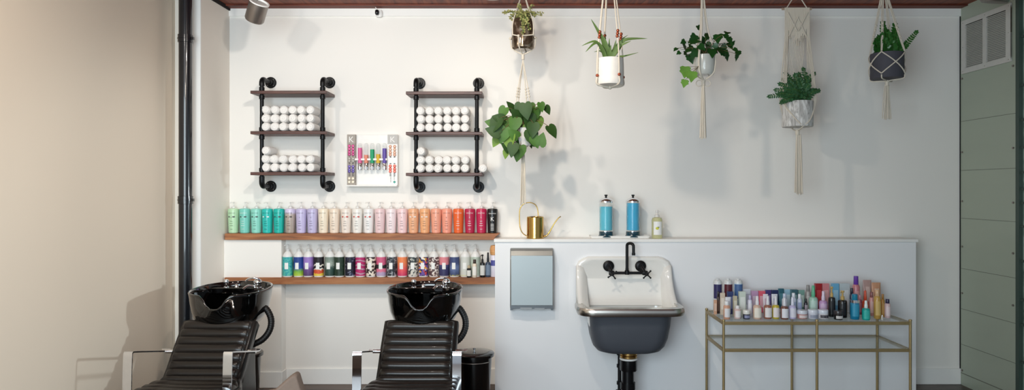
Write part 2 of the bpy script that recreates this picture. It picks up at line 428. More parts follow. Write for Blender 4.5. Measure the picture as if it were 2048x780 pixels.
# ------------------------------------------------------------------ pipe shelves
PZ = (2.373, 2.055, 1.733)
def pipe_shelf(cx, dz, label):
    t = thing('pipe_shelf', label, 'wall shelf', (cx, YW, 1.6+dz), 'iron pipe wall shelves')
    yb0 = 5.36; yp = 5.405
    for z in PZ:
        MB().bb((cx-.315, yb0, z-.024+dz), (cx+.285, YW-.008, z+dz)).build('board', M['darkwood'], t, bevel=.003)
    for sx in (-.241, .241):
        x = cx+sx
        b = MB(); zt, zb = 2.472+dz, 1.622+dz
        path = [V(x, yp+.19, zt)]+[V(x, yp+.035-.035*math.sin(a), zt-.035+.035*math.cos(a)) for a in [0, .4, .8, 1.2, PI/2]]
        path += [V(x, yp, zt-.06), V(x, yp, zb+.06)]
        path += [V(x, yp+.035-.035*math.cos(a), zb+.035-.035*math.sin(a)) for a in [0, .4, .8, 1.2, PI/2]]+[V(x, yp+.19, zb)]
        b.tube(path, .0155, 14)
        for z in (PZ[0]+.02, PZ[0]-.045, PZ[1]+.02, PZ[1]-.045, PZ[2]+.02, PZ[2]-.045):
            b.lathe([(.0155, z-.018+dz), (.021, z-.015+dz), (.021, z+.012+dz), (.0155, z+.015+dz)], (x, yp, 0), 16)
        for z, s in ((zt, -1), (zb, 1)):
            b.tube([V(x, yp+.05, z)]+[V(x, yp+.035-.035*math.sin(a), z+s*(.035-.035*math.cos(a))) for a in [0, .4, .8, 1.2, PI/2]]+[V(x, yp, z+s*.055)], .021, 14)
        b.build('upright_pipe', M['pipe'], t)
        for z in (zt, zb):
            b = MB().lathe([(.046, 0), (.046, .008), (.042, .012), (.026, .013), (.024, .035), (.016, .036)], (x, YW-.0005, z), 24, (0, -1, 0))
            fo = b.build('flange', M['pipe'], t)
            b = MB()
            for a in (45, 135, 225, 315):
                a = math.radians(a); b.sph((x+.034*math.cos(a), YW-.012, z+.034*math.sin(a)), .004, 8)
            b.build('screw', M['nickel'], fo)
    return t
pipe_shelf(-1.843, 0, 'black iron pipe shelf with three dark boards, left of the colour display')
pipe_shelf(-.6215, -.006, 'black iron pipe shelf with three dark boards, right of the colour display')

# towels
tr = .0348
def towel_mesh():
    b = MB(); L = .17; n = 20
    prof = [(0, -L/2), (tr*.5, -L/2-.002), (tr*.8, -L/2+.002), (tr*.96, -L/2+.010), (tr, -L/2+.025), (tr, L/2-.02), (tr*.9, L/2), (0, L/2)]
    b.lathe(prof, (0, 0, 0), n, (0, 1, 0))
    # spiral fold on the front end
    pts = [V(math.cos(a)*tr*(.12+.8*a/13), -L/2-.0025, math.sin(a)*tr*(.12+.8*a/13)) for a in [i*.45 for i in range(29)]]
    b.tube(pts, .0022, 5)
    return b
proto = towel_mesh().build('rolled_towel', M['towel'])
first = [True]
def put_towel(x, y, z, label, group, rot=None):
    if first[0]: o = proto; first[0] = False
    else: o = proto.copy(); C.objects.link(o)
    o.location = (x, y, z); o.rotation_euler = rot or (0, random.uniform(0, 6.28), random.uniform(-.04, .04))
    tag(o, label, 'towel', group)
def stack(cx, dz, side):
    for sh, rows, zb in (('upper', 3, PZ[1]), ('lower', 2, PZ[2])):
        for r in range(rows):
            rn = {3: ['bottom', 'middle', 'top'], 2: ['bottom', 'second']}[rows][r]
            for k in range(6):
                x = cx-.205+k*.0705+random.uniform(-.002, .002)
                put_towel(x, 5.47+random.uniform(-.004, .004), zb+dz+tr+.001+r*tr*1.93+random.uniform(0, .001),
                          f'{ORD[k]} white rolled towel from left, {rn} row, {sh} stack, {side} pipe shelf', f'rolled towels on the {side} pipe shelf')
    put_towel(cx-.195, 5.45, PZ[2]+dz+tr+.001+2*tr*1.93, f'single white rolled towel on top of the lower stack, {side} pipe shelf', f'rolled towels on the {side} pipe shelf')
stack(-1.843, 0, 'left'); stack(-.6215, -.006, 'right')
put_towel(-.335, 5.455, PZ[2]-.006+tr+.001, 'lone white rolled towel at right end of bottom board, right pipe shelf', 'rolled towels on the right pipe shelf')

# ------------------------------------------------------------------ colour display between pipe shelves
yd = YW-.03
def D(px, py, y=None): return W(px, py, y or yd-.03)
p0 = W(694, 373, YW-.03)
t = thing('colour_display', 'white wall display of hair colour swatches with grey K panels', 'display', p0)
x0 = D(694, 0).x; x1 = D(795, 0).x; zt = D(0, 269).z; zb = D(0, 373).z
MB().bb((x0, YW-.03, zb), (x1, YW-.001, zt)).build('back_panel', M['wb'], t, bevel=.002)
MB().bb((x0, yd-.055, zb), (x1, YW-.03, zb+.012)).build('ledge', M['wb'], t, bevel=.002)
xa = D(711, 0).x; xb = D(775, 0).x; yc = yd-.03
for (a, c, m, txtx, nm) in ((x0, xa, M['taupe'], 701.5, 'left_column'), (xb, x1, M['wb'], 783.5, 'right_column')):
    cl = MB().bb((a, yc, zb+.012), (c, YW-.03, zt)).build(nm, m, t, bevel=.001)
    zz = D(0, 288).z
    MB().bb((a+.001, yc-.003, zz), (c-.001, yc-.0005, zt-.001)).build('logo_plate', M['taupe'] if nm == 'left_column' else M['greycard'], cl)
    tx = (a+c)/2
    MB().text('K', .066, lambda u, v, tx=tx: V(tx+u, yc-.004, zz+.014+v)).build('letter', M['printwhite'], cl)
    cups = []
    if nm == 'left_column':
        for r, (py, h) in enumerate([(292, '#D84F93'), (298, '#D84F93'), (304, '#CF4389'), (309, '#C43A80'), (333, '#7A63B5'), (339, '#6C55AC'), (343, '#5B469C'), (357, '#F0E4CC'), (364, '#F3E9D3')]): cups.append((py, h))
        cups += [(317, '#B7AFA6'), (322, '#B0A89F')]
    else:
        cups = [(293, '#DCA587'), (299, '#E0B091'), (305, '#DCA587'), (310, '#D59B7C'), (332, '#EB6A50'), (338, '#E85F45'), (343, '#EC6E55')]
    for py, h in cups:
        for s in (-.35, .35):
            c_ = V(tx+s*(c-a)*.62, yc-.001, D(0, py, yc).z)
            MB().lathe([(0, 0), (.0125, 0), (.0125, .004), (.009, .009), (0, .0105)], c_, 14, (0, -1, 0)).build('swatch', mat('swatch_'+h, h, .35, coat=.4), cl)
    b = MB()
    for py in (314, 327, 348, 351):
        for s in (-.3, .3):
            b.bb((tx+s*(c-a)*.66-.007, yc-.0015, D(0, py, yc).z-.004), (tx+s*(c-a)*.66+.007, yc-.0003, D(0, py, yc).z+.002))
    if nm == 'right_column':
        for k in range(6): b.bb((tx-.014-.003, yc-.0015, D(0, 348+k*3, yc).z-.004), (tx-.014+.003, yc-.0003, D(0, 348+k*3, yc).z+.001)).bb((tx+.014-.003, yc-.0015, D(0, 346+k*2.4, yc).z-.003), (tx+.014+.003, yc-.0003, D(0, 346+k*2.4, yc).z+.001))
    b.build('small_print', M['print'], cl)
    if nm == 'right_column':
        MB().prism([(0, -.012), (.012, 0), (0, .012), (-.012, 0)], lambda u, v, d: V(tx+.016+u, yc-d, D(0, 364, yc).z+v), .001, .003).build('diamond_mark', mat('teal_mark', '#3E9C8E', .4), cl)
    if nm == 'left_column':
        b = MB()
        for k in range(26):
            if 8 < k < 12 : continue
            zq = D(0, 288+k*3, yc).z; b.bb((c-.006, yc-.0015, zq-.004), (c-.001, yc-.0003, zq+.001))
        b.build('side_print', M['print'], cl)
# shelf bar with tubes
zr = D(0, 319).z
MB().bb((xa, yd-.058, zr-.008), (xb, YW-.03, zr+.008)).build('tube_rail', M['wb'], t, bevel=.001)
for px, h, lv, nm in ((720, '#E0669B', 296, 'pink'), (732.5, '#E58A74', 310, 'salmon'), (744.5, '#1FA06B', 299, 'green'), (756.5, '#DDB22A', 308.5, 'yellow'), (769, '#6450A5', 297, 'purple')):
    pc = D(px, 339, yd-.045); tt = thing('test_tube', f'small clear tube with {nm} liquid in the colour display rack', 'test tube', pc, 'tubes in the colour display')
    hh = D(0, 286, yd-.045).z-pc.z; top = D(0, lv, yd-.045).z-pc.z
    MB().lathe([(0, 0), (.0145, 0), (.0163, .004), (.0163, hh-.014), (.011, hh-.003), (0, hh)], pc, 16).build('glass_tube', M['acrylic'], tt)
    zr2 = zr-pc.z
    MB().lathe([(0, zr2-.03), (.0170, zr2-.03), (.0170, top), (0, top)], pc, 16).build('liquid', mat('dye_'+nm, h, .35), tt)
    MB().lathe([(0, -.001), (.0164, -.001), (.0170, .004), (.0170, zr2-.034), (.0155, zr2-.031), (0, zr2-.031)], pc, 16).build('cap', M['chrome'], tt)

# ------------------------------------------------------------------ long product shelves
b = MB().prism([(-2.41, 1.191), (-.25, 1.191), (-.2445, 1.2085), (-.203, 1.243), (-2.41, 1.243)], lambda u, v, d: V(u, d, v), 5.475, YW-.001)
tag(b.build('plank_shelf', M['shelfwood'], bevel=.003, smooth=False), 'long upper rustic plank shelf carrying the row of pastel pump bottles', 'shelf', 'rustic plank shelves')
b = MB().bb((-2.41, 5.475, .837), (-.237, YW-.001, .889))
b2 = MB().bb((-2.41, 5.472, .837), (-1.96, 5.4985, .889)).bb((-1.961, 5.472, .837), (-.237, YW-.001, .889))
tag(b2.build('plank_shelf', M['shelfwood'], smooth=False), 'long lower rustic plank shelf under the patterned pump bottles', 'shelf', 'rustic plank shelves')

def pump_part(t, base, z0, zt, m, spout=1, rr=.012, spin=0):
    """collar + stem + head"""
    H = zt-z0; b = MB()
    b.lathe([(rr*1.15, z0-.002), (rr*1.15, z0+H*.30), (rr*.75, z0+H*.38), (rr*.3, z0+H*.40), (rr*.3, z0+H*.8), (rr*.55, z0+H*.82), (rr*.62, zt-.002), (0, zt)], base, 14)
    d = V(math.cos(spin)*spout, math.sin(spin), 0); bs = Vector(base)
    b.tube([bs+V(0, 0, z0+H*.9), bs+d*.014+V(0, 0, z0+H*.91), bs+d*.026+V(0, 0, z0+H*.87), bs+d*.030+V(0, 0, z0+H*.80)], .0035, 7)
    return b.build('pump', m, t)

upper = [(467, '#B9DDB6', 'pale green'), (490, '#7CCDBF', 'seafoam green'), (513, '#8ED6C6', 'light aqua'), (535, '#27BDB4', 'bright turquoise'), (558, '#1CB8AC', 'deep turquoise'),
 (580.5, '#B5A69E', 'taupe-lilac'), (602.7, '#C5BCE0', 'lavender'), (625, '#C0B8DC', 'dusty lavender'), (647, '#F0E2CC', 'cream'), (669, '#EFDDCA', 'pale beige'), (692.5, '#F0E3D8', 'ivory'),
 (715, '#F2EDE6', 'white red-marked'), (737.5, '#F1EEEC', 'plain white'), (760, '#EDCFD0', 'dusty pink'), (782.6, '#F5E4E6', 'blush white'), (805, '#F3D2D4', 'light pink'), (827, '#EDB189', 'apricot'),
 (850, '#EFB07F', 'peach orange'), (872.6, '#F0A78E', 'salmon'), (894, '#F19F88', 'coral pink'), (917, '#E9672F', 'vivid orange'), (940, '#B7264C', 'crimson'), (963, '#C12450', 'raspberry red'), (985, '#1B1A1B', 'black')]
yb = 5.535
for i, (px, h, nm) in enumerate(upper):
    zt = CAMZ-(404-VY)*yb/F; zs = CAMZ-(417-VY)*yb/F
    base = V((px-VX)*yb/F, yb, 1.2435)
    H = zs-base.z; T = zt-base.z
    lab = f'{nm} salon pump bottle on the upper plank shelf'
    if i: lab += f', right of the {upper[i-1][2]} one'
    t = thing('pump_bottle', lab, 'bottle', base, 'pump bottles on the upper plank shelf')
    bm_ = mat('bottle_'+h, h, .3, coat=.3, var=.04)
    if i == 5: bm_ = ramp_mat('bottle_taupe_lilac', [(.0, '#A79A8E'), (.75, '#B6A79E'), (.85, '#D2C8E4')], 'grad', 5, .3, zmix=(0, H), distort=0, coat=.3)
    MB().lathe([(0, 0), (.033, 0), (.037, .004), (.0425, H*.75), (.0435, H*.93), (.040, H*.985), (.030, H), (.012, H+.003), (0, H+.003)], base, 28).build('body', bm_, t)
    pump_part(t, base, H+.001, T, M['pumpwhite'], 1 if i % 3 else -1, spin=random.uniform(-.3, .3))
    dark = i >= 20
    pm = M['printwhite'] if dark or i in (1,) else mat('print_'+h, tuple(x*.62 for x in [int(h[1:3], 16)/255, int(h[3:5], 16)/255, int(h[5:7], 16)/255]), .5)
    R = .0442
    def cyl(u, v, z, R=R, base=base): a = -PI/2+u/R; return base+V(R*math.cos(a), R*math.sin(a), z+v)
    if i == 23:
        b = MB().text('KERASTASE', .0125, lambda u, v: cyl(u, v, H*.78)).text('K', .046, lambda u, v: cyl(u, v, H*.50))
        for k in range(5): MB().patch(R-.0008, -.3, .3, H*(.12+.06*k), H*(.14+.06*k), c=base).build('print_line', pm, t)
    else:
        b = MB().text('KERASTASE', .0115, lambda u, v: cyl(u, v, H*.80))
        for k in range(3): MB().patch(R-.001, -.35+.05*k, .3-.05*k, H*(.30+.09*k), H*(.315+.09*k), c=base).build('print_line', pm, t)
        MB().patch(R-.001, -.22, .22, H*.16, H*.175, c=base).build('print_line', pm, t)
        b.text('K', .014, lambda u, v: cyl(u, v, H*.62))
    b.build('printing', pm, t)
    mk = {1: M['print'], 2: M['print'], 4: M['print'], 11: M['printred'], 12: M['printred'], 16: M['printwhite'], 17: M['printwhite'], 3: M['printwhite'], 10: M['printred'], 5: M['print'], 0: M['print']}.get(i)
    if mk:
        MB().patch(R-.0004, -.62, -.3, H*.645, H*.69, c=base).build('accent_mark', mk, t)
        MB().patch(R-.0004, .2, .62, H*.645, H*.69, c=base).build('accent_mark', mk, t)

Z = .889
def lm(name, *a, **k): return ramp_mat('wrap_'+name, *a, **k)
lower = [
 (575.6, 'teal swirl', lm('teal', [(.0, '#9FD8C0'), (.3, '#1E8E95'), (.42, '#5FC0B0'), (.6, '#1F9AA6')], 'noise', 28, distort=2)),
 (597.5, 'navy over lime', lm('navylime', [(.0, '#C6D84A'), (.28, '#7DB53C'), (.46, '#2D4C9A'), (.8, '#24408C')], 'grad', 60, zmix=(0, .16), distort=1)),
 (617, 'purple', lm('purple', [(.0, '#4B3560'), (.4, '#6B4A8C'), (.6, '#A183C9'), (.9, '#9C7CC6')], 'grad', 70, zmix=(0, .16), distort=1.2)),
 (637.7, 'black with yellow base', lm('blackyellow', [(.0, '#E6C64A'), (.18, '#D4552F'), (.36, '#F0E7DA'), (.42, '#1F1A20'), (.55, '#F0E7DA'), (.62, '#1F1A20')], 'grad', 40, zmix=(0, .16), distort=1.5, const=True)),
 (660, 'dark green speckle', lm('greenspeck', [(.0, '#20372F'), (.45, '#35524A'), (.6, '#A8B3A8'), (.9, '#7F8E84')], 'grad', 130, zmix=(0, .16), distort=2.5)),
 (679, 'forest green', lm('forest', [(.3, '#16261E'), (.6, '#2E4433')], 'noise', 60)),
 (700.5, 'black night-sky', lm('night', [(.35, '#1B1B2A'), (.55, '#3A3F60'), (.65, '#C9CAD8')], 'noise', 40, const=True)),
 (721, 'magenta brush stroke', lm('magenta', [(.0, '#B9A8B8'), (.22, '#C2256C'), (.4, '#E05B93'), (.55, '#3A2436'), (.7, '#C2256C')], 'wave', 10, distort=5)),
 (742, 'cream floral', lm('cream_floral', [(.35, '#39292A'), (.45, '#CDBBA8'), (.6, '#EBE0D0')], 'voronoi', 60, const=True)),
 (762.6, 'pink and black patch', lm('pinkpatch', [(.0, '#B3A0C0'), (.25, '#E27996'), (.42, '#2A2328'), (.62, '#D45E83')], 'grad', 50, zmix=(0, .16), distort=1, const=True)),
 (784, 'grey monochrome', lm('greymono', [(.4, '#2E3238'), (.55, '#8C9096'), (.65, '#CFD0D0')], 'noise', 45, const=True)),
 (805, 'orange to pink gradient', lm('orangepink', [(.0, '#C42B6A'), (.35, '#EE5A62'), (.75, '#F58A55')], 'grad', 20, zmix=(0, .16), distort=.8)),
 (826, 'green-grey floral', lm('greyfloral', [(.35, '#3C4547'), (.5, '#A7ABA4'), (.65, '#DAD6CC')], 'voronoi', 75, const=True)),
 (847, 'bright confetti floral', lm('confetti', [(.1, '#2B2C55'), (.3, '#E9A23B'), (.45, '#F2ECE4'), (.65, '#D44D55'), (.8, '#6A4FA0')], 'voronoi', 70, const=True)),
 (868, 'beige lace', lm('lace', [(.35, '#5B4548'), (.5, '#D9C7BE'), (.7, '#EFE6DF')], 'voronoi', 90, const=True)),
 (888.5, 'pink over navy', lm('pinknavy', [(.0, '#3A3A66'), (.5, '#4B4A78'), (.62, '#E08890')], 'grad', 20, zmix=(0, .16), distort=.3, const=True)),
 (909, 'blue sunburst with yellow base', lm('sunburst', [(.0, '#E3DE3E'), (.12, '#3F4C78'), (.5, '#6E80AD'), (.7, '#3F4C78')], 'grad', 150, zmix=(0, .16), distort=2)),
 (930.6, 'pale grey', lm('palegrey', [(.0, '#DFE23E'), (.12, '#D9DAD2'), (.8, '#D3D5CE')], 'grad', 20, zmix=(0, .16), distort=.2)),
 (951, 'sage green', lm('sage', [(.3, '#A7B5A6'), (.7, '#C3CCC0')], 'noise', 30)),
]
for i, (px, nm, wm) in enumerate(lower):
    yb = 5.535; zt = CAMZ-(489-VY)*yb/F-Z; zl = CAMZ-(513.5-VY)*yb/F-Z; zn = CAMZ-(503-VY)*yb/F-Z
    base = V((px-VX)*yb/F, yb, Z+.0006)
    t = thing('pump_bottle', f'clear-necked pump bottle with {nm} wrap on the lower plank shelf', 'bottle', base, 'patterned pump bottles on the lower plank shelf')
    r = .0395
    MB().lathe([(0, 0), (r*.93, 0), (r, .006), (r, zl), (r*.96, zl+.012), (r*.7, zl+.030), (r*.42, zn), (.013, zn+.004), (0, zn+.004)], base, 26).build('body', M['shoulder'], t)
    MB().lathe([(r+.0008, .010), (r+.0008, zl)], base, 26).build('wrap', wm, t)
    if i != 18: MB().patch(r+.0022, -.42+(.12 if i % 3 == 0 else 0), .28+(.12 if i % 3 == 0 else 0), zl*.40, zl*.72, c=base).build('label', M['labelwhite'], t)
    pump_part(t, base, zn+.003, zt, M['pumpgrey'], 1 if i % 2 else -1, rr=.0135, spin=random.uniform(-.4, .4))

# generic products -------------------------------------------------------
GC = [0]
def product(kind, label, cat, base, w, h, body, cap=None, lab=None, depth=None, group=None, name=None, facing=0):
    """bottle family built at its own base; kinds: pump spray cyl box tube jar dropper"""
    GC[0] += 1
    r = w/2; base = Vector(base)
    nm = name or {'pump': 'pump_bottle', 'spray': 'spray_bottle', 'cyl': 'bottle', 'box': 'product_box', 'canister': 'bottle', 'tube': 'squeeze_tube', 'jar': 'cream_jar', 'dropper': 'dropper_bottle'}[kind]
    t = thing(nm, label, cat, base, group)
    cm = cap or M['wb']
    dm = M['labelwhite'] if lab is None else lab
    if kind == 'pump':
        bh = h*.66
        MB().lathe([(0, 0), (r*.93, 0), (r, .004), (r, bh*.9), (r*.85, bh*.97), (r*.4, bh), (0, bh)], base, 22).build('body', body, t)
        b = MB().lathe([(r*.42, bh-.002), (r*.42, bh+h*.12), (r*.2, bh+h*.14), (r*.2, h*.92), (r*.4, h*.93), (r*.4, h-.001), (0, h)], base, 14)
        b.tube([base+V(0, 0, h*.955), base+V(-r*.5, -r*.5, h*.955), base+V(-r*.9, -r*.9, h*.93)], r*.12, 6); b.build('pump', cm, t)
        MB().patch(r+.0006, -1.05, 1.05, bh*.14, bh*.80, c=base).build('label', dm, t)
    elif kind == 'spray':
        bh = h*.62
        MB().lathe([(0, 0), (r*.93, 0), (r, .004), (r, bh*.86), (r*.8, bh*.96), (r*.36, bh), (0, bh)], base, 22).build('body', body, t)
        b = MB().lathe([(r*.42, bh-.002), (r*.45, bh+h*.12), (r*.36, bh+h*.2), (r*.34, h-.004), (r*.25, h), (0, h)], base, 14)
        b.cyl(base+V(0, -r*.3, h*.9), base+V(0, -r*.5, h*.9), r*.1, 8); b.build('sprayer', cm, t)
        MB().patch(r+.0006, -1.05, 1.05, bh*.12, bh*.80, c=base).build('label', dm, t)
    elif kind == 'canister':
        MB().lathe([(0, 0), (r*.94, 0), (r, .003), (r, h*.86), (0, h*.86)], base, 24).build('body', body, t)
        MB().lathe([(0, h*.86), (r*1.0, h*.86), (r*.98, h*.9), (r*.8, h*.955), (r*.42, h*.965), (r*.42, h), (0, h)], base, 24).build('cap', cm, t)
        MB().patch(r+.0006, -1.25, 1.25, h*.42, h*.84, 8, c=base).build('label', dm, t)
    elif kind == 'cyl':
        bh = h*.78
        MB().lathe([(0, 0), (r*.93, 0), (r, .003), (r, bh*.92), (r*.75, bh*.99), (r*.5, bh), (0, bh)], base, 22).build('body', body, t)
        MB().lathe([(r*.62, bh-.002), (r*.66, bh), (r*.62, h-.002), (r*.55, h), (0, h)], base, 16).build('cap', cm, t)
        MB().patch(r+.0006, -.95, .95, bh*.16, bh*.78, c=base).build('label', dm, t)
    elif kind == 'dropper':
        bh = h*.62
        MB().lathe([(0, 0), (r*.93, 0), (r, .003), (r, bh*.88), (r*.6, bh*.97), (r*.4, bh), (0, bh)], base, 20).build('body', body, t)
        MB().lathe([(r*.5, bh-.001), (r*.5, bh+h*.14), (r*.28, bh+h*.16), (r*.32, h*.93), (r*.15, h), (0, h)], base, 14).build('dropper_cap', cm, t)
        MB().patch(r+.0006, -.7, .7, bh*.15, bh*.75, c=base).build('label', dm, t)
    elif kind == 'jar':
        MB().lathe([(0, 0), (r*.94, 0), (r, .003), (r, h*.55), (r*.92, h*.58), (0, h*.58)], base, 24).build('body', body, t)
        MB().lathe([(0, h*.56), (r*.98, h*.56), (r*1.0, h*.6), (r*1.0, h*.94), (r*.94, h), (0, h)], base, 24).build('lid', cm, t)
        MB().patch(r+.0006, -.9, .9, h*.12, h*.45, c=base).build('label', dm, t)
    elif kind == 'tube':
        d = w*.55; n = 20; rings = []
        for (z, ax, ay) in ((h*.16, .42, .42), (h*.18, .46, .42), (h*.5, .49, .3), (h*.9, .5, .06), (h, .5, .03)):
            rings.append([base+V(math.cos(2*PI*k/n)*ax*w, math.sin(2*PI*k/n)*ay*w, z) for k in range(n)])
        MB().rings(rings).build('body', body, t)
        MB().lathe([(0, 0), (w*.38, 0), (w*.4, .003), (w*.4, h*.17), (0, h*.17)], base, 20).build('cap', cm, t)
        vs = []
        for z in (.35, .55, .8):
            yy = {.35: -.345, .55: -.285, .8: -.145}[z]*w
            vs.append([base+V(-.24*w, yy, z*h), base+V(0, yy-.02*w, z*h), base+V(.24*w, yy, z*h)])
        MB().grid(vs).build('label', dm, t)
    elif kind == 'box':
        d = depth or w*.6
        MB().bb(base+V(-r, -d/2, 0), base+V(r, d/2, h)).build('carton', body, t, bevel=.0012)
        b = MB().bb(base+V(-r*.7, -d/2-.0012, h*.25), base+V(r*.7, -d/2-.0002, h*.78)); b.build('label', dm, t)
        b = MB().bb(base+V(-r*.95, -d*.45, h-.0002), base+V(r*.95, d*.45, h+.0012)); b.build('flap', body, t)
    return t

# small items at the right end of the lower shelf
def on_shelf(px, top, w, Y, z=Z):
    return V((px-VX)*Y/F, Y, z+.0006), w*Y/F, CAMZ-(top-VY)*Y/F-z
for kind, px, top, w, Y, body, cap, lab, label in (
    ('cyl', 938, 531, 9, 5.487, '#1D1C1E', '#B9A88A', '#E8E6E0', 'tiny black bottle in front of the pale grey pump bottle, lower shelf'),
    ('cyl', 949, 519, 9, 5.487, '#E8D9C6', '#3A2A22', '#F4F1EA', 'small cream bottle in front of the sage green pump bottle, lower shelf'),
    ('pump', 965, 509, 10, 5.50, '#1B1B1C', '#111111', '#D8D8D4', 'slim black pump bottle near right end of lower plank shelf'),
    ('spray', 976, 505, 11, 5.52, '#38465A', '#16181C', '#6F8096', 'dark steel blue spray bottle near right end of lower plank shelf')):
    base, ww, hh = on_shelf(px, top, w, Y)
    product(kind, label, 'bottle', base, ww, hh, mat('p_'+body, body, .3, coat=.3), mat('p_'+cap, cap, .35), mat('p_'+lab, lab, .5))
base, ww, hh = on_shelf(988, 490, 15, 5.54)
t = thing('wooden_lid_jar', 'white jar with round wooden lid at the right end of lower shelf', 'jar', base)
MB().lathe([(0, 0), (.028, 0), (.031, .004), (.031, .165), (.026, .175), (0, .176)], base, 24).build('body', mat('p_milky', '#DDD9E6', .3, coat=.3), t)
MB().lathe([(0, .176), (.028, .176), (.033, .19), (.034, .225), (.026, .252), (0, hh)], base, 24).build('lid', wood('lidwood', '#B5763F', '#D39A62', '#E2B27E', 8, .5), t)
MB().patch(.0315, -.9, .9, .09, .135, c=base).build('label', mat('p_indigo', '#4A4C94', .5), t)

# ------------------------------------------------------------------ ledge objects
LZ = 1.207
# watering can
base = W(1070.5, 478, 5.42); base.z = LZ+.0005; base.y = 5.44
t = thing('watering_can', 'small polished gold watering can with thin loop handle on ledge', 'watering can', base)
R = .068; Hc = .172
MB().lathe([(0, 0), (R, 0), (R, .002), (R, Hc-.004), (R-.004, Hc), (R-.006, Hc-.004), (R-.006, .02), (0, .02)], base, 36).build('body', M['gold'], t)
MB().lathe([(R+.001, 0), (R+.002, .006), (R+.001, .012)], base, 36).build('base_band', M['gold'], t)
sc = 5.44/F
def LP(px, py): return V((px-VX)*sc, 5.44, CAMZ-(py-VY)*sc)
MB().tube(smooth_path([LP(1056, 473), LP(1046, 467), LP(1040.5, 456), LP(1039, 440), LP(1039.5, 420), LP(1046, 409), LP(1059, 405), LP(1070, 409), LP(1075, 418), LP(1077, 436), LP(1077, 440)], 6), .0042, 10).build('handle', M['gold'], t)
MB().tube(smooth_path([LP(1086, 473), LP(1093, 471), LP(1099, 464), LP(1108, 448), LP(1117, 436), LP(1122, 433)], 6), .0075, 10, .45).build('spout', M['gold'], t)
# tray
ty = 5.465
x0 = (1180-VX)*5.4/F; x1 = (1303-VX)*5.4/F
b = MB(); cx_ = (x0+x1)/2; hx = (x1-x0)/2
b.rings([rrect(hx-.012, .058, .02, LZ+.001, (cx_, ty)), rrect(hx, .07, .025, LZ+.022, (cx_, ty)), rrect(hx-.004, .066, .022, LZ+.022, (cx_, ty)), rrect(hx-.014, .056, .018, LZ+.008, (cx_, ty))])
tag(b.build('tray', M['wb']), 'long low white tray under the two blue disinfectant jars', 'tray')
for px, side, dark, lv in ((1212, 'left', 0, 413), (1266, 'right', 1, 406)):
    yj = 5.455; s = yj/F; base = V((px-VX)*s, yj, LZ+.009); H = (CAMZ-(389-VY)*s)-base.z
    t = thing('disinfectant_jar', f'{side} tall glass disinfectant jar of blue liquid with chrome lid, on tray', 'jar', base, 'blue disinfectant jars on the tray')
    r = .0545; zl = (CAMZ-(403-VY)*s)-base.z; zq = (CAMZ-(lv-VY)*s)-base.z
    MB().lathe([(0, 0), (r*1.15, 0), (r*1.15, .008), (r*1.02, .016), (r, .03), (r, zl), (r-.003, zl), (r-.003, .055), (0, .052)], base, 32).build('glass_cylinder', M['glass'], t)
    MB().lathe([(0, .056), (r-.0045, .056), (r-.0045, zq), (0, zq)], base, 28).build('liquid', mat('barb_'+side, '#5CC3DA' if not dark else '#38AEDA', .1, trans=.0, ior=1.33, var=.1, scale=12), t)
    MB().lathe([(r*1.16, .001), (r*1.17, .009), (r*1.04, .018), (r*1.02, .045), (r*1.0, .046)], base, 32).build('base_ring', mat('dark_teal_glass', '#1D3E4C', .1, coat=.5), t)
    MB().lathe([(r*1.04, zl-.008), (r*1.05, zl), (r*1.03, zl+.008), (r*.75, zl+.022), (r*.35, zl+.033), (.012, zl+.036), (0, zl+.036)], base, 32).build('lid', M['chrome'], t)
    MB().lathe([(.009, zl+.034), (.008, H-.014), (.013, H-.008), (.013, H-.002), (0, H)], base, 14).build('knob', M['matteblack'], t)
    MB().patch(r+.0008, -.35, .5, .03, .05, c=base).build('label', M['chrome'], t)
# spray bottle with lemon label
yj = 5.43; s = yj/F; base = V((1314-VX)*s, yj, LZ+.0006); H = CAMZ-(420-VY)*s-base.z
t = thing('spray_bottle', 'clear pale yellow spray bottle with lemon label right of the tray', 'bottle', base)
r = .042
MB().lathe([(0, 0), (r*.94, 0), (r, .005), (r, .145), (r*.85, .163), (r*.42, .17), (0, .17)], base, 26).build('body', mat('paleyellow', '#E3E2B4', .12, trans=.5, ior=1.35), t)
MB().patch(r+.0008, -.85, .85, .03, .135, 8, c=base).build('label', M['labelwhite'], t)
MB().lathe([(0, 0), (.008, .004), (.011, .012), (.008, .02), (0, .024)], base+V(-.006, -r-.001, .07), 12, None, 1.3, .1).build('lemon_mark', mat('lemon', '#D9D84E', .5), t)
MB().lathe([(0, 0), (.005, .003), (0, .006)], base+V(.004, -r-.0025, .088), 8, None, 2, .1).build('leaf_mark', M['leaf_dark'], t)
b = MB().lathe([(.018, .168), (.019, .185), (.012, .19), (.008, .195), (.008, H-.02), (.011, H-.018), (.01, H-.001), (0, H)], base, 16)
b.cyl(base+V(0, 0, H-.012), base+V(.018, -.01, H-.012), .004, 8); b.build('sprayer', M['pumpwhite'], t)

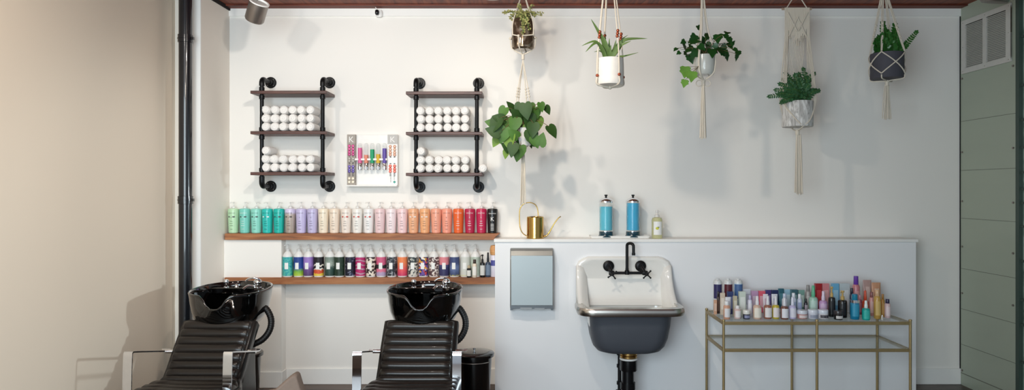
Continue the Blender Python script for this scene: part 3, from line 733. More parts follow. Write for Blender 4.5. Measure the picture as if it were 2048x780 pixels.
# ------------------------------------------------------------------ towel dispenser
x0 = (1020-VX)*5.3/F; x1 = (1107-VX)*5.3/F; zt = CAMZ-(497-VY)*5.3/F; zb = CAMZ-(617-VY)*5.3/F; yf = 5.27
t = thing('paper_towel_dispenser', 'brushed steel paper towel dispenser on the half wall', 'dispenser', ((x0+x1)/2, YH, zb))
w = x1-x0; cx_ = (x0+x1)/2
prof = [(YH-.0005, zb), (yf+.012, zb), (yf+.012, zt-.075), (yf+.045, zt-.02), (YH-.02, zt), (YH-.0005, zt)]
MB().prism(prof, lambda u, v, d: V(d, u, v), x0, x1).build('housing', mat('grey_steel', '#A6A8A6', .35, .7), t, bevel=.008, smooth=False)
MB().bb((x0+.008, yf, zb+.028), (x1-.006, yf+.013, zt-.052)).build('front_door', mat('blue_steel', '#B2BCBF', .5, .45, var=.04, scale=3), t, bevel=.003)
b = MB().bb((x0+.004, yf+.004, zb+.003), (x1-.004, yf+.013, zb+.026)); b.build('bottom_lip', mat('dark_steel', '#6E7276', .35, .8), t)
MB().bb((x0+.08, yf+.001, zb-.002), (x0+.17, yf+.014, zb+.012)).bb((x0+.19, yf+.001, zb-.002), (x1-.07, yf+.014, zb+.008)).build('paper_slot', mat('slot_grey', '#9AA0A4', .5), t)
b = MB().bb((x0+.002, yf+.02, zb-.012), (x0+.02, YH-.01, zb)).bb((x1-.02, yf+.02, zb-.012), (x1-.002, YH-.01, zb)); b.build('foot', mat('dark_steel', '#6E7276', .35, .8), t)

# ------------------------------------------------------------------ sink
SX = .772; hw = .372; YB = YH-.001
zr = .738; zst = 1.072
t = thing('wall_sink', 'white wall mounted service sink with grey outside and steel rim', 'sink', (SX, YB, .39))
# splash back
def spl(o, zbot=.70):
    a = hw-o; c = .075
    pts = [(-a, zbot), (a, zbot), (a*1.0, .80), (a, zst-c-o), (a-.02, zst-.035-o), (a-.05-.01, zst-.012-o), (a-c-.02, zst-o), (-(a-c-.02), zst-o), (-(a-.06), zst-.012-o), (-(a-.02), zst-.035-o), (-a, zst-c-o), (-a, .80)]
    return pts
b = MB()
rg = []
for (o, y) in ((0, YB), (0, YB-.022), (.012, YB-.032), (.03, YB-.030), (.04, YB-.02)):
    rg.append([V(SX+u, y, v) for u, v in spl(o)])
b.rings(rg)
b.build('splashback', M['enamel'], t, angle=60)
# shoulders sweeping down to the rim
for s in (-1, 1):
    prof = [(YB-.001, .70), (YB-.3, .70), (YB-.3, .728), (YB-.25, .742), (YB-.2, .765), (YB-.15, .80), (YB-.105, .845), (YB-.07, .895), (YB-.045, .95), (YB-.03, 1.0), (YB-.001, 1.0)]
    rows = []
    rows.append([V(SX+s*hw, y, z) for y, z in prof])
    rows.append([V(SX+s*(hw-.012), y-.004, z+.006) for y, z in prof])
    rows.append([V(SX+s*(hw-.035), y-.002, z+.002) for y, z in prof])
    rows.append([V(SX+s*(hw-.085), y+.025 if i not in (0, 10) else y, z-.035) for i, (y, z) in enumerate(prof)])
    b = MB().rings(rows); b.build('shoulder', M['enamel'], t, angle=70)
MB().prism([(YB-.002, .70), (YB-.075, .70), (YB-.072, .728), (YB-.056, .74), (YB-.045, .765), (YB-.037, .80), (YB-.032, .86), (YB-.022, .90), (YB-.002, .90)], lambda u, v, d: V(d, u, v), SX-hw+.04, SX+hw-.04).build('back_cove', M['enamel'], t, angle=60)
# basin
yc = YB-.235; D_ = .235
def rg2(a, bb_, r, z, dy=0): return [v for v in rrect(a, bb_, r, z, (SX, yc+dy), 8)]
b = MB()
b.mat(1).rings([rg2(.10, .08, .06, .388), rg2(.19, .13, .10, .392), rg2(.235, .155, .12, .405), rg2(.265, .175, .13, .44), rg2(.283, .19, .12, .50), rg2(.297, .205, .11, .60), rg2(.305, .212, .10, .69), rg2(.33, .222, .10, .70)], True, False)
b.mat(0).rings([rg2(.33, .222, .10, .70), rg2(.368, .230, .105, .708), rg2(hw, .234, .105, .722), rg2(.368, .230, .10, zr), rg2(.35, .215, .09, zr+.002), rg2(.325, .195, .09, zr-.006), rg2(.312, .185, .09, .69), rg2(.30, .175, .09, .6), rg2(.27, .15, .09, .5), rg2(.2, .10, .08, .465), rg2(.03, .03, .03, .455)], False, True)
b.build('basin', [M['enamel'], M['sinkgrey']], t, angle=60)
# steel guard on the front rim
pts = rrect(hw+.002, .236, .105, .722, (SX, yc), 8)
# order: right-back, left-back, left-front, right-front
pf = pts[18:27]+pts[27:36]
path = [V(SX-hw-.002, yc+.06, .722)]+pf+[V(SX+hw+.002, yc+.06, .722)]
b = MB().sweep(path, [(-.004, -.034), (.014, -.036), (.020, -.022), (.020, .004), (.012, .019), (-.030, .024), (-.034, .020), (-.004, .01)])
go = b.build('rim_guard', M['rimsteel'], t, angle=50)
# grey pads behind the guard ends
for s in (-1, 1):
    MB().sweep([V(SX+s*(hw-.012), yc+.06, zr+.004), V(SX+s*(hw-.014), yc+.10, zr+.014), V(SX+s*(hw-.02), yc+.14, zr+.045)], [(-.02, -.01), (.02, -.01), (.018, .006), (0, .011), (-.018, .006)]).build('rim_guard_end', mat('pad_grey', '#B3B0AA', .4, .3), t)
b = MB().lathe([(0, 0), (.03, 0), (.032, .003), (0, .004)], (SX, yc, .457), 20); b.build('drain_strainer', M['chrome'], t)

# faucet
yf = YB-.032
t = thing('wall_faucet', 'matte black bridge faucet with cross handles above the sink', 'faucet', (SX, yf, .93))
def FP(px, py, Y): return W(px, py, Y)
yb_ = yf-.055
zc = FP(0, 546, yb_).z
b = MB()
xl = FP(1223, 0, yb_).x; xr = FP(1290, 0, yb_).x; xm = FP(1254, 0, yb_).x
b.cyl((xl, yb_, zc), (xr, yb_, zc), .011, 16)
for x in (xl, xr): b.lathe([(.016, -.02), (.018, -.012), (.018, .012), (.016, .02)], (x, yb_, zc), 16, (1, 0, 0))
b.lathe([(.018, 0), (.018, .03), (.0125, .036), (.0125, .05)], (xm, yb_, zc-.012), 16)
b.build('bridge', M['matteblack'], t)
zt_ = FP(0, 486, yb_).z
rad = .021
path = [V(xm, yb_, zc+.02), V(xm, yb_, zt_-rad)]+[V(xm+rad-rad*math.cos(a), yb_-(rad*1.2)*(1-math.cos(a)), zt_-rad+rad*math.sin(a)) for a in [PI*i/10 for i in range(1, 11)]]
e = path[-1]; path += [e+V(0, -.002, -.03), e+V(0, -.003, -.065)]
b = MB().tube(path, .0115, 14); b.lathe([(.0135, 0), (.0135, .018)], path[-1]+V(0, 0, -.004), 14); b.build('spout', M['matteblack'], t)
zf = FP(0, 532, yf).z
for x, s in ((FP(1217, 0, yf).x, -1), (FP(1281, 0, yf).x, 1)):
    b = MB().lathe([(.043, 0), (.043, .006), (.036, .012), (.02, .016), (.018, .03)], (x, yf+.001, zf), 28, (0, -1, 0))
    b.tube([V(x, yf-.02, zf), V(x+.004, yf-.04, zf-.01), V(xl if s < 0 else xr, yb_, zc)], .015, 12)
    b.build('wall_flange', M['matteblack'], t)
    hx_ = (xl-.001 if s < 0 else xr+.006); yh = yb_-.055
    b = MB().cyl((hx_, yb_-.01, zc), (hx_, yh, zc-.004), .010, 12).sph((hx_, yh-.006, zc-.004), .013, 12)
    for a in (35, 125, 215, 305):
        a = math.radians(a+(10 if s > 0 else 0)); c0 = V(hx_, yh-.004, zc-.004); c1 = c0+V(math.cos(a), 0, math.sin(a))*.037
        b.cyl(c0, c1, .0052, 8).sph(c1, .0072, 8)
    b.build('cross_handle', M['matteblack'], t)

# drain below sink
xd = W(1257, 0, yc).x
t = thing('sink_drain', 'brass nut and black drain pipes hanging below the sink', 'drain pipe', (xd, yc, 0))
MB().lathe([(.058, .335), (.064, .338), (.064, .352), (.058, .356), (.066, .36), (.066, .388)], (xd, yc, 0), 8 * 3).build('brass_nut', M['brass'], t)
MB().lathe([(.066, .322), (.067, .324), (.067, .334), (.06, .335)], (xd, yc, 0), 28).build('washer', M['wb'], t)
b = MB().lathe([(.062, .24), (.064, .245), (.064, .318), (.06, .322)], (xd, yc, 0), 24)
b.lathe([(.046, .02), (.046, .24)], (xd-.005, yc, 0), 20).lathe([(.056, .10), (.056, .15)], (xd-.005, yc, 0), 20)
b.build('tailpiece', M['abs'], t)
xs = xd-.055; b = MB().cyl((xs, yc+.09, .02), (xs, yc+.09, .40), .014, 12)
for z in (.345, .25, .12): b.lathe([(.014, z-.014), (.022, z-.012), (.022, z+.012), (.014, z+.014)], (xs, yc+.09, 0), 10)
b.tube([V(xs, yc+.09, .02), V(xs, yc+.12, .01), V(xs, YH-.016, .02)], .014, 8)
b.build('supply_pipe', M['abs'], t)

# ------------------------------------------------------------------ cart
CXL, CXR, CYB, CYF, CZ = 1.41, 2.735, 5.30, 4.845, .66
t = thing('console_cart', 'brass framed two tier glass console table against the half wall', 'console table', ((CXL+CXR)/2, (CYB+CYF)/2, 0))
xm_ = (CXL+CXR)/2
for x in (CXL, xm_, CXR):
    for y in (CYF, CYB):
        MB().cyl((x, y, .0), (x, y, CZ+.004), .0095, 12).lathe([(.011, CZ+.004), (.012, CZ+.008), (.009, CZ+.014), (0, CZ+.016)], (x, y, 0), 12).build('leg', M['cartbrass'], t)
for z in (CZ, .468):
    b = MB()
    for y in (CYF, CYB): b.bb((CXL, y-.008, z-.024), (CXR, y+.008, z-.002))
    for x in (CXL, CXR): b.bb((x-.008, CYF, z-.024), (x+.008, CYB, z-.002))
    b.build('rail', M['cartbrass'], t, bevel=.002)
    MB().bb((CXL+.008, CYF+.008, z-.008), (CXR-.008, CYB-.008, z)).build('glass_shelf', M['cartglass'], t, smooth=False)

def cp(px, by, top, w):
    z = CZ+.0006
    Y = min(max(F*(CAMZ-z)/(by-VY), 4.875), 5.27)
    return V((px-VX)*Y/F, Y, z), w*Y/F, CAMZ-(top-VY)*Y/F-z
def cc(h, rough=.3): return mat('p_'+h, h, rough, coat=.25, var=.05)
items = [
 # back row
 ('navy', 'canister', 1435, 624.5, 557, 17, '#E9EAEC', '#DADCDC', '#33305F', 'tall white bottle with navy label, back left of the cart'),
 ('', 'canister', 1456, 624.5, 557, 17, '#E9EAEC', '#DADCDC', '#5A1F2C', 'tall white bottle with black and red label, cart back row'),
 ('', 'canister', 1476.5, 624.5, 557, 17, '#CFE2F0', '#DADCDC', '#4A6A9C', 'tall pale blue bottle with blue label, cart back row'),
 ('', 'tube', 1494, 624.5, 578, 15, '#DCE1EA', '#E8E8EA', '#B9BED0', 'pale grey squeeze tube behind the white cartons on the cart'),
 ('', 'box', 1509, 624.5, 582, 13, '#C9A0C4', None, '#E7D5E6', 'mauve carton in the back row of the cart'),
 ('', 'box', 1523, 624.5, 582, 13, '#E86478', None, '#F4B9C2', 'coral pink carton in the back row of the cart'),
 ('', 'box', 1536, 624.5, 580, 11, '#4A3C7C', None, '#8F86B8', 'purple carton in the back row of the cart'),
 ('', 'box', 1549, 624.5, 580, 13, '#23305E', None, '#D9DDE8', 'navy carton in the back row of the cart'),
 ('', 'tube', 1562, 624.5, 577, 12, '#246070', '#DDE0E2', '#4F8A98', 'dark teal squeeze tube in the back row of the cart'),
 ('', 'box', 1574, 624.5, 579, 13, '#A8CFE2', None, '#D8EAF2', 'light blue carton in the back row of the cart'),
 ('', 'box', 1588, 624.5, 579, 13, '#3C6670', None, '#90B0B4', 'slate teal carton in the back row of the cart'),
 ('', 'box', 1602, 624.5, 580, 12, '#7FA69C', None, '#D5E2DC', 'grey green carton in the back row of the cart'),
 ('', 'cyl', 1616, 624.5, 570, 10, '#A7A2A0', '#8E8A88', '#C9C5C2', 'tall grey bottle behind the mint spray bottle on the cart'),
 ('', 'box', 1636, 624.5, 567, 13, '#A81F28', None, '#C94A4F', 'dark red carton standing tall in the cart back row'),
 ('', 'box', 1650.5, 624.5, 567, 13, '#D9868C', None, '#E9B2B4', 'rose pink carton standing tall in the cart back row'),
 ('', 'box', 1670, 624.5, 567, 13, '#6FB6DC', None, '#A5D3EA', 'sky blue carton behind the black pump bottles'),
 ('', 'box', 1688, 624.5, 567, 20, '#C4D2D6', None, '#E2EAEC', 'wide pale grey carton behind the black pump bottles'),
 ('', 'tube', 1734, 624.5, 560, 17, '#BE9A92', '#A98880', '#D9BBB2', 'dusty rose tube standing tall behind the orange spray bottle'),
 ('', 'tube', 1752, 624.5, 565, 18, '#D29A76', '#C48A66', '#EFD2BC', 'copper squeeze tube behind the gold oil bottle'),
 # second row
 ('', 'box', 1430.5, 629, 600, 6, '#D9A98C', None, '#E9C8B4', 'narrow peach carton at the far left edge of the cart'),
 ('', 'cyl', 1436.5, 627, 583, 6, '#3B2A24', '#241A18', '#6A4C40', 'thin dark brown bottle near the left edge of the cart'),
 ('', 'box', 1445, 629.5, 586, 9, '#D9C8B4', None, '#EFE3D6', 'beige carton behind the clear white-capped bottle'),
 ('', 'box', 1460, 628, 583, 12, '#3A4674', None, '#7D88B2', 'navy blue carton below the tall white bottles'),
 ('', 'tube', 1456, 633, 594, 11, '#E6E7EE', '#DADBE2', '#C3C6D8', 'short white squeeze tube in front of the navy blue carton'),
 ('', 'box', 1470, 632, 592, 8, '#C9BFA4', None, '#E2DCC8', 'khaki carton left of the pale green white carton'),
 ('', 'box', 1484, 630.5, 583, 13, '#D3DED2', None, '#EEF2EC', 'pale green white carton in the second row of the cart'),
 ('', 'cyl', 1500, 631, 590, 9, '#DFDDEE', '#B9B4D4', '#F0EFF6', 'slim lilac white bottle left of the cream pump bottle'),
 ('', 'tube', 1531, 630.5, 588, 10, '#EDE6EE', '#D8D2DC', '#D9B9CC', 'small white tube behind the brown labelled spray bottle'),
 ('', 'tube', 1549, 630.5, 588, 12, '#E8E9F2', '#D8DAE6', '#B6BBD6', 'white tube behind the yellow and red spray bottle'),
 ('', 'cyl', 1569, 630.5, 587, 10, '#E3E8F4', '#C8D2E8', '#F2F4FA', 'slim icy white bottle behind the amber spray bottle'),
 ('', 'cyl', 1587, 630, 586, 10, '#D9E2F4', '#E8EDF6', '#B5C4E4', 'slim pale blue bottle behind the lilac spray bottle'),
 ('', 'cyl', 1599, 630, 588, 9, '#D4DCF0', '#EEF0F6', '#AEBBE0', 'slim periwinkle bottle behind the pink based jar'),
 ('', 'cyl', 1611.5, 629, 597, 7, '#2A2530', '#1C1A20', '#B9AAB4', 'small dark bottle just left of the mint spray bottle'),
 ('', 'spray', 1626.5, 629, 571, 17, '#A5CDBB', '#5FB58C', '#C7E2D6', 'square mint green spray bottle with green sprayer'),
 ('', 'spray', 1646.5, 630, 582, 16, '#C59BCB', '#E3D3E8', '#DDBFE0', 'lilac spray bottle between mint bottle and black pumps'),
 ('', 'pump', 1663.5, 633, 573, 13, '#121315', '#C8A866', '#24262A', 'left black pump bottle with gold neck on the cart'),
 ('', 'cyl', 1712, 627, 552, 14, '#C77F86', '#6A3DA6', '#E0A7A8', 'tall pink bottle with purple cap, highest on the cart'),
 ('', 'cyl', 1703.5, 629.5, 576, 8, '#27304E', '#1A2038', '#46507A', 'slim navy bottle left of the tall purple capped one'),
 ('', 'spray', 1730.5, 630.5, 581, 12, '#CE4426', '#D84A22', '#E0694A', 'bright orange red spray bottle behind the small teal one'),
 ('', 'cyl', 1743, 631, 584, 9, '#D69A96', '#8E5A5A', '#EFC6C0', 'slim rose bottle between orange spray and gold bottle'),
 ('', 'cyl', 1720, 630, 590, 7, '#A8607A', '#D7A0B0', '#C88AA0', 'slim plum bottle between the blue bottle and orange spray'),
 # front
 ('', 'cyl', 1453.5, 638, 602, 13, '#D8A48A', '#EDEDEE', '#E9E6E8', 'clear peach bottle with tall white cap at the front left'),
 ('', 'cyl', 1475, 637, 611, 13, '#E2C6C0', '#EDEAEA', '#F1EBEA', 'short pink white bottle left of the tiny dark jar'),
 ('', 'jar', 1493, 637.5, 620, 14, '#2A2C3C', '#E9E6E0', '#8F93B4', 'tiny dark jar with white lid at the cart front'),
 ('', 'spray', 1514.5, 637.5, 592, 16, '#D9B9A4', '#E9E6EA', '#F4EDDF', 'cream labelled spray bottle with floral sides, cart front'),
 ('', 'spray', 1535.5, 637, 592, 15, '#9C6450', '#E4E2E8', '#EFEBEA', 'brown spray bottle with white label, cart front'),
 ('', 'spray', 1551.5, 637, 592, 14, '#C8B43C', '#E4E2E8', '#EFE6E6', 'yellow green spray bottle with white label, cart front'),
 ('', 'spray', 1569, 638, 595, 15, '#7A5248', '#E2E2EA', '#EDEDF4', 'amber brown spray bottle with white label, centre left cart front'),
 ('', 'spray', 1585, 637, 594, 14, '#C6BEE2', '#E0E2F0', '#E9E8F4', 'lilac spray bottle with white label, cart front'),
 ('', 'jar', 1604, 636.5, 620, 20, '#C08A84', '#DDE0EA', '#E6D6D6', 'white lidded jar with pink base, leftmost of three jars'),
 ('', 'jar', 1625.5, 636.5, 619, 19, '#D6D8E4', '#DFE3EE', '#9CA2B4', 'white lidded pale jar, middle of three jars'),
 ('', 'jar', 1646, 636.5, 619, 20, '#D9D4D8', '#DFE3EE', '#5E5A62', 'white lidded jar with dark dots, rightmost of three jars'),
 ('', 'pump', 1685, 634.5, 581, 17, '#101113', '#C8A866', '#24262A', 'right wider black pump bottle with gold neck on the cart'),
 ('', 'jar', 1676.5, 638.5, 621, 17, '#120F10', '#3A3436', '#D8D4D2', 'low glossy black jar with silver label at cart front'),
 ('', 'cyl', 1709.5, 638, 588, 17, '#1B7FA6', '#2486A6', '#3A9CC0', 'big blue bottle with silver band at the cart front'),
 ('', 'spray', 1732, 639.5, 601, 15, '#1BA69C', '#E4EFEE', '#3CBDB2', 'small teal spray bottle with white nozzle at cart front'),
 ('', 'cyl', 1754.5, 637, 579, 13, '#C39A4E', '#D6AE86', '#D9B870', 'amber gold oil bottle with rose gold cap'),
 ('', 'cyl', 1765.5, 635, 588, 7, '#C8913E', '#B07C34', '#DDB06A', 'thin golden orange bottle right of the gold oil bottle'),
 ('', 'cyl', 1775, 635.5, 598, 11, '#DDBFC0', '#2E2648', '#EAD6D8', 'pale pink bottle with dark cap, rightmost on the cart'),
 ('', 'cyl', 1764.5, 640, 630, 4, '#D8D2CC', '#EDEDED', '#C8C2BC', 'tiny silver vial at the front right of the cart'),
]
placed = []
order = sorted(range(len(items)), key=lambda i: -items[i][3])
res = {}
for i in order:
    it = items[i]; _, kind, px, by, top, w, body, cap, lab, label = it
    base, ww, hh = cp(px, by, top, w)
    rad = ww/2 if kind != 'box' else ww/2
    dpt = ww if kind != 'box' else min(ww*.55, .03)
    # push items apart in depth so that none interpenetrate
    for _k in range(60):
        hit = False
        for (bx, by_, br_, bd) in placed:
            if abs(base.x-bx) < rad+br_+.0008 and abs(base.y-by_) < (dpt+bd)/2+.0008:
                need = (dpt+bd)/2+.001
                base.y = by_+need; hit = True
        if not hit: break
    base.y = min(base.y, 5.275)
    placed.append((base.x, base.y, rad, dpt))
    s0 = (px-VX)/F; base.x = s0*base.y; hh2 = (CAMZ-(top-VY)*base.y/F)-base.z
    res[i] = (kind, label, base, ww, max(hh2, .02), body, cap, lab, dpt)
for i, it in enumerate(items):
    kind, label, base, ww, hh, body, cap, lab, dpt = res[i]
    cat = {'box': 'carton', 'jar': 'jar', 'tube': 'tube'}.get(kind, 'bottle')
    t = product(kind, label, cat, base, ww, hh, cc(body), cc(cap) if cap else None, cc(lab), depth=dpt if kind == 'box' else None, group='hair products on the glass cart')
    if label.startswith('big blue'):
        MB().lathe([(ww/2+.001, hh*.66), (ww/2+.001, hh*.77)], base, 22).build('silver_band', M['chrome'], t)
    if 'dark dots' in label:
        b = MB()
        for a in (-.6, 0, .6): b.patch(ww/2+.0012, a-.12, a+.12, hh*.15, hh*.32, c=base)
        b.build('dot_print', M['print'], t)

# ------------------------------------------------------------------ shampoo chairs
def chair(x0, label):
    t = thing('shampoo_chair', label, 'salon chair', (x0, 4.2, 0), 'black backwash shampoo chairs')
    def L(x, y, z): return V(x0+x, y, z)
    # shell + ribbed cushion along a side path (y, z, half width)
    path = smooth_path([(4.56, .715, 0), (4.50, .655, 0), (4.40, .54, 0), (4.325, .445, 0), (4.25, .385, 0), (4.10, .375, 0), (3.72, .40, 0), (3.60, .395, 0), (3.565, .345, 0)], 10)
    def wid(s): return .247+.055*min(1, max(0, (s-.36)/.10))
    n = len(path); rows_t = []; rows_b = []
    tot = 0; ln = [0]
    for i in range(1, n): tot += (path[i]-path[i-1]).length; ln.append(tot)
    def frame(i):
        tg = (path[min(i+1, n-1)]-path[max(i-1, 0)]).normalized()      # in (y,z)
        nn = V(tg.y, -tg.x, 0)
        if nn.y < 0: nn = -nn
        return tg, nn
    ring = []
    for i in range(n):
        s = ln[i]/tot; tg, nn = frame(i); w = wid(s)
        if i == 0 or i == n-1: w -= .02
        th = .05
        sec = [(-w, 0), (-w+.004, .012), (-w+.02, .018), (w-.02, .018), (w-.004, .012), (w, 0), (w, -th+.01), (w-.015, -th), (-w+.015, -th), (-w, -th+.01)]
        ring.append([L(u, path[i].x+nn.x*v, path[i].y+nn.y*v) for u, v in sec])
    MB().rings(ring).build('seat_shell', M['vinyl_side'], t, angle=60)
    def cushion(s0, s1, ribs, name):
        m = ribs*8; rows = []
        for j in range(m+1):
            s = s0+(s1-s0)*j/m; q = s*tot
            i = max(k for k in range(n) if ln[k] <= q+1e-9); i = min(i, n-2)
            f = (q-ln[i])/(ln[i+1]-ln[i]); p = path[i].lerp(path[i+1], f); tg, nn = frame(i); tg2, nn2 = frame(i+1); nn = nn.lerp(nn2, f).normalized()
            ph = (j % 8)/8; hgt = .020+.016*abs(math.sin(PI*(j/8)))**.5
            if j in (0, m): hgt = .015
            w = wid(s)-.022; row = []
            for u in [-1, -.985, -.93, -.75, -.4, 0, .4, .75, .93, .985, 1]:
                e = {1: 0, .985: .55, .93: .9}.get(abs(u), 1)
                sag = .004*(1-u*u)
                row.append(L(u*w, p.x+nn.x*(.014+(hgt-.0)*e), p.y+nn.y*(.014+hgt*e)-sag*.5))
            rows.append(row)
        MB().grid(rows).build(name, M['vinyl'], t, angle=75)
    cushion(.015, .40, 8, 'backrest_cushion')
    cushion(.40, .985, 8, 'seat_cushion')
    # arms
    for s in (-1, 1):
        xa = s*.292; b = MB()
        wv = .026
        prof = smooth_path([(4.42, .562, 0), (4.38, .560, 0), (4.2, .600, 0), (4.02, .640, 0), (4.0, .640, 0), (3.992, .625, 0), (3.985, .50, 0), (3.98, .34, 0)], 4)
        vs = []
        sec = [(-wv, -.004), (wv, -.004), (wv, .004), (-wv, .004)]
        rg = []
        for i, p in enumerate(prof):
            tg = (prof[min(i+1, len(prof)-1)]-prof[max(i-1, 0)]).normalized(); nn = V(-tg.y, tg.x, 0)
            rg.append([L(xa+u, p.x+nn.x*v, p.y+nn.y*v) for u, v in sec])
        b.rings(rg)
        b.bb(L(xa-.026, 3.976, .335), L(xa+.026, 4.16, .343))
        b.cyl(L(xa, 4.41, .552), L(s*.235, 4.41, .552), .013, 14)
        b.cyl(L(xa, 4.1, .339), L(s*.27, 4.1, .36), .012, 10)
        b.build('armrest', M['chrome'], t, angle=35)
    # pedestal / under body
    b = MB().rings([rrect(.16, .18, .05, .0, (x0, 4.62)), rrect(.15, .17, .05, .35, (x0, 4.63)), rrect(.14, .12, .05, .60, (x0, 4.70)), rrect(.12, .10, .04, .70, (x0, 4.72))])
    b.bb(L(-.18, 3.85, .0), L(.18, 4.5, .06)).bb(L(-.12, 3.9, .05), L(.12, 4.45, .365)); b.build('pedestal', M['vinyl_side'], t, bevel=.01)
    # bowl
    cy = 4.725; a_, b_ = .260, .285; zr_ = .912; n = 64
    def rgb(s, dz, dip, front=0):
        out = []
        for k in range(n):
            th = 2*PI*k/n; d = (th-1.5*PI+PI) % (2*PI)-PI
            g = math.exp(-(abs(d)/.28)**3.5)
            x = a_*s*math.cos(th); y = b_*s*math.sin(th)
            squ = 1+.04*math.sin(2*th)**2
            lift = .012*math.sin(th)            # back a bit higher
            out.append(L(x*squ, cy+y*squ+front, zr_+lift+dz-g*dip))
        return out
    dp = .088
    rings = [rgb(.02, -.235, 0), rgb(.62, -.24, 0), rgb(.74, -.228, 0), rgb(.85, -.185, 0), rgb(.925, -.13, 0.0), rgb(.965, -.065, dp*.55), rgb(.985, -.02, dp*.9), rgb(1.0, -.004, dp), rgb(.99, .004, dp), rgb(.965, .004, dp), rgb(.95, -.006, dp), rgb(.935, -.03, dp*.8), rgb(.89, -.075, dp*.45), rgb(.78, -.125, dp*.12), rgb(.55, -.16, 0), rgb(.3, -.172, 0), rgb(.04, -.176, 0)]
    bo = MB().rings(rings).build('wash_bowl', M['ceramic'], t, angle=80)
    MB().lathe([(0, 0), (.028, 0), (.03, .004), (0, .006)], L(0, cy, zr_-.174), 18).build('drain', M['chrome'], bo)
    # deck with taps across the back
    dk = [(math.cos(math.radians(a))*.245, math.sin(math.radians(a))*.245) for a in range(28, 153, 8)]
    MB().prism(dk, lambda u, v, d: L(u, cy+v, d), zr_-.055, zr_-.014).build('tap_deck', M['ceramic'], t, bevel=.006)
    kx = -.105; ky = cy+.155
    MB().lathe([(.02, -.03), (.02, -.012), (.012, -.008), (.012, .006), (.017, .012), (.02, .024), (.017, .036), (.007, .042), (0, .043)], L(kx, ky, zr_), 18).build('spray_holder', M['chrome'], t)
    MB().lathe([(.014, -.03), (.014, .0), (.009, .008), (0, .012)], L(kx+.065, ky+.02, zr_-.004), 14).build('vacuum_breaker', M['chrome'], t)
    hx_ = .13; hy = cy+.13
    b = MB().lathe([(.026, -.03), (.027, -.012), (.021, -.008), (.021, .012), (.028, .018), (.03, .028), (.024, .040), (.010, .048), (0, .049)], L(hx_, hy, zr_), 22)
    fo = b.build('mixer_tap', M['chrome'], t)
    b = MB().tube(smooth_path([L(hx_+.018, hy, zr_+.022), L(hx_+.012, hy-.01, zr_+.045), L(hx_-.02, hy-.02, zr_+.058), L(hx_-.06, hy-.02, zr_+.050), L(hx_-.08, hy-.02, zr_+.034)], 5), .010, 10, .6); b.build('lever', M['chrome'], fo)
    MB().tube(smooth_path([L(hx_-.02, hy, zr_-.005), L(hx_-.06, hy-.02, zr_+.0), L(hx_-.085, hy-.05, zr_-.02)], 4), .010, 10).build('spout', M['chrome'], fo)
    # waste hose
    b = MB(); pth = smooth_path([L(.20, 4.72, .80), L(.245, 4.72, .765), L(.278, 4.71, .70), L(.275, 4.69, .63), L(.235, 4.66, .57), L(.16, 4.63, .535), L(.12, 4.62, .52)], 10)
    b.tube(pth, .021, 14)
    for i in range(0, len(pth), 2):
        tg = (pth[min(i+1, len(pth)-1)]-pth[max(i-1, 0)]).normalized()
        b.lathe([(.020, -.003), (.0235, -.001), (.0235, .001), (.020, .003)], pth[i], 14, tg)
    b.build('waste_hose', M['hose'], t)
    return t
chair(-2.03, 'black shampoo chair and wash bowl beside the left wall and drain pipe')
chair(-.69, 'black shampoo chair and wash bowl in the centre, left of the bin')

# bins
for x, y, lab in ((-.372, 5.0, 'glossy black round waste bin right of the centre shampoo chair'), (-2.06, 5.0, 'black waste bin mostly hidden behind the left shampoo chair')):
    t = thing('waste_bin', lab, 'bin', (x, y, 0), 'black waste bins behind the chairs')
    R = .138
    if x < -1: R = .128
    MB().lathe([(0, 0), (R*.76, 0), (R*.78, .006), (R*.94, .372), (R*.95, .38), (0, .38)], (x, y, 0), 40).build('bucket', M['binblack'], t)
    MB().lathe([(R*.96, .378), (R*1.06, .380), (R*1.07, .398), (R*1.03, .404), (R*.6, .412), (0, .415)], (x, y, 0), 40).build('lid', M['binblack'], t)
    MB().lathe([(.006, .414), (.006, .424), (.011, .428), (.011, .436), (0, .44)], (x, y, 0), 14).build('knob', M['chrome'], t)
    MB().tube(arc((x, y, .352), R*1.0, 215, 325, 14, 'XY'), .004, 8).build('handle', M['nickel'], t)

# taupe chair tip at the bottom
Yq = 3.3
t = thing('lounge_chair', 'brown upholstered chair back peak at the bottom left of the picture', 'chair', (W(595, 0, Yq).x, Yq-.2, 0))
pk = W(592, 744, Yq)
out = [(-.34, .44), (-.30, .60), (-.09, pk.z-.075+.0), (-.02, pk.z-.012), (.0, pk.z), (.012, pk.z-.006), (.028, pk.z-.06), (.05, .60), (.07, .44)]
rg = []
for (yy, sc_, bulge) in ((.03, .97, 0), (.02, 1, 0), (-.02, 1, 0), (-.035, .96, 0)):
    rg.append([V(pk.x+u*sc_, Yq+yy+(.25*(-u) if u < 0 else 0)*-1, (v-.44)*sc_+.44) for u, v in out])
MB().rings(rg).build('backrest', M['beigechair'], t, bevel=.006)
MB().rings([rrect(.20, .22, .05, .36, (pk.x-.14, Yq-.30)), rrect(.215, .235, .06, .40, (pk.x-.14, Yq-.30)), rrect(.20, .22, .06, .45, (pk.x-.14, Yq-.30))]).build('seat', M['beigechair'], t)
for sx in (-1, 1):
    for sy in (-1, 1):
        MB().cyl((pk.x-.14+sx*.17, Yq-.30+sy*.18, 0), (pk.x-.14+sx*.14, Yq-.30+sy*.15, .37), .012, 10, .016).build('leg', M['matteblack'], t)

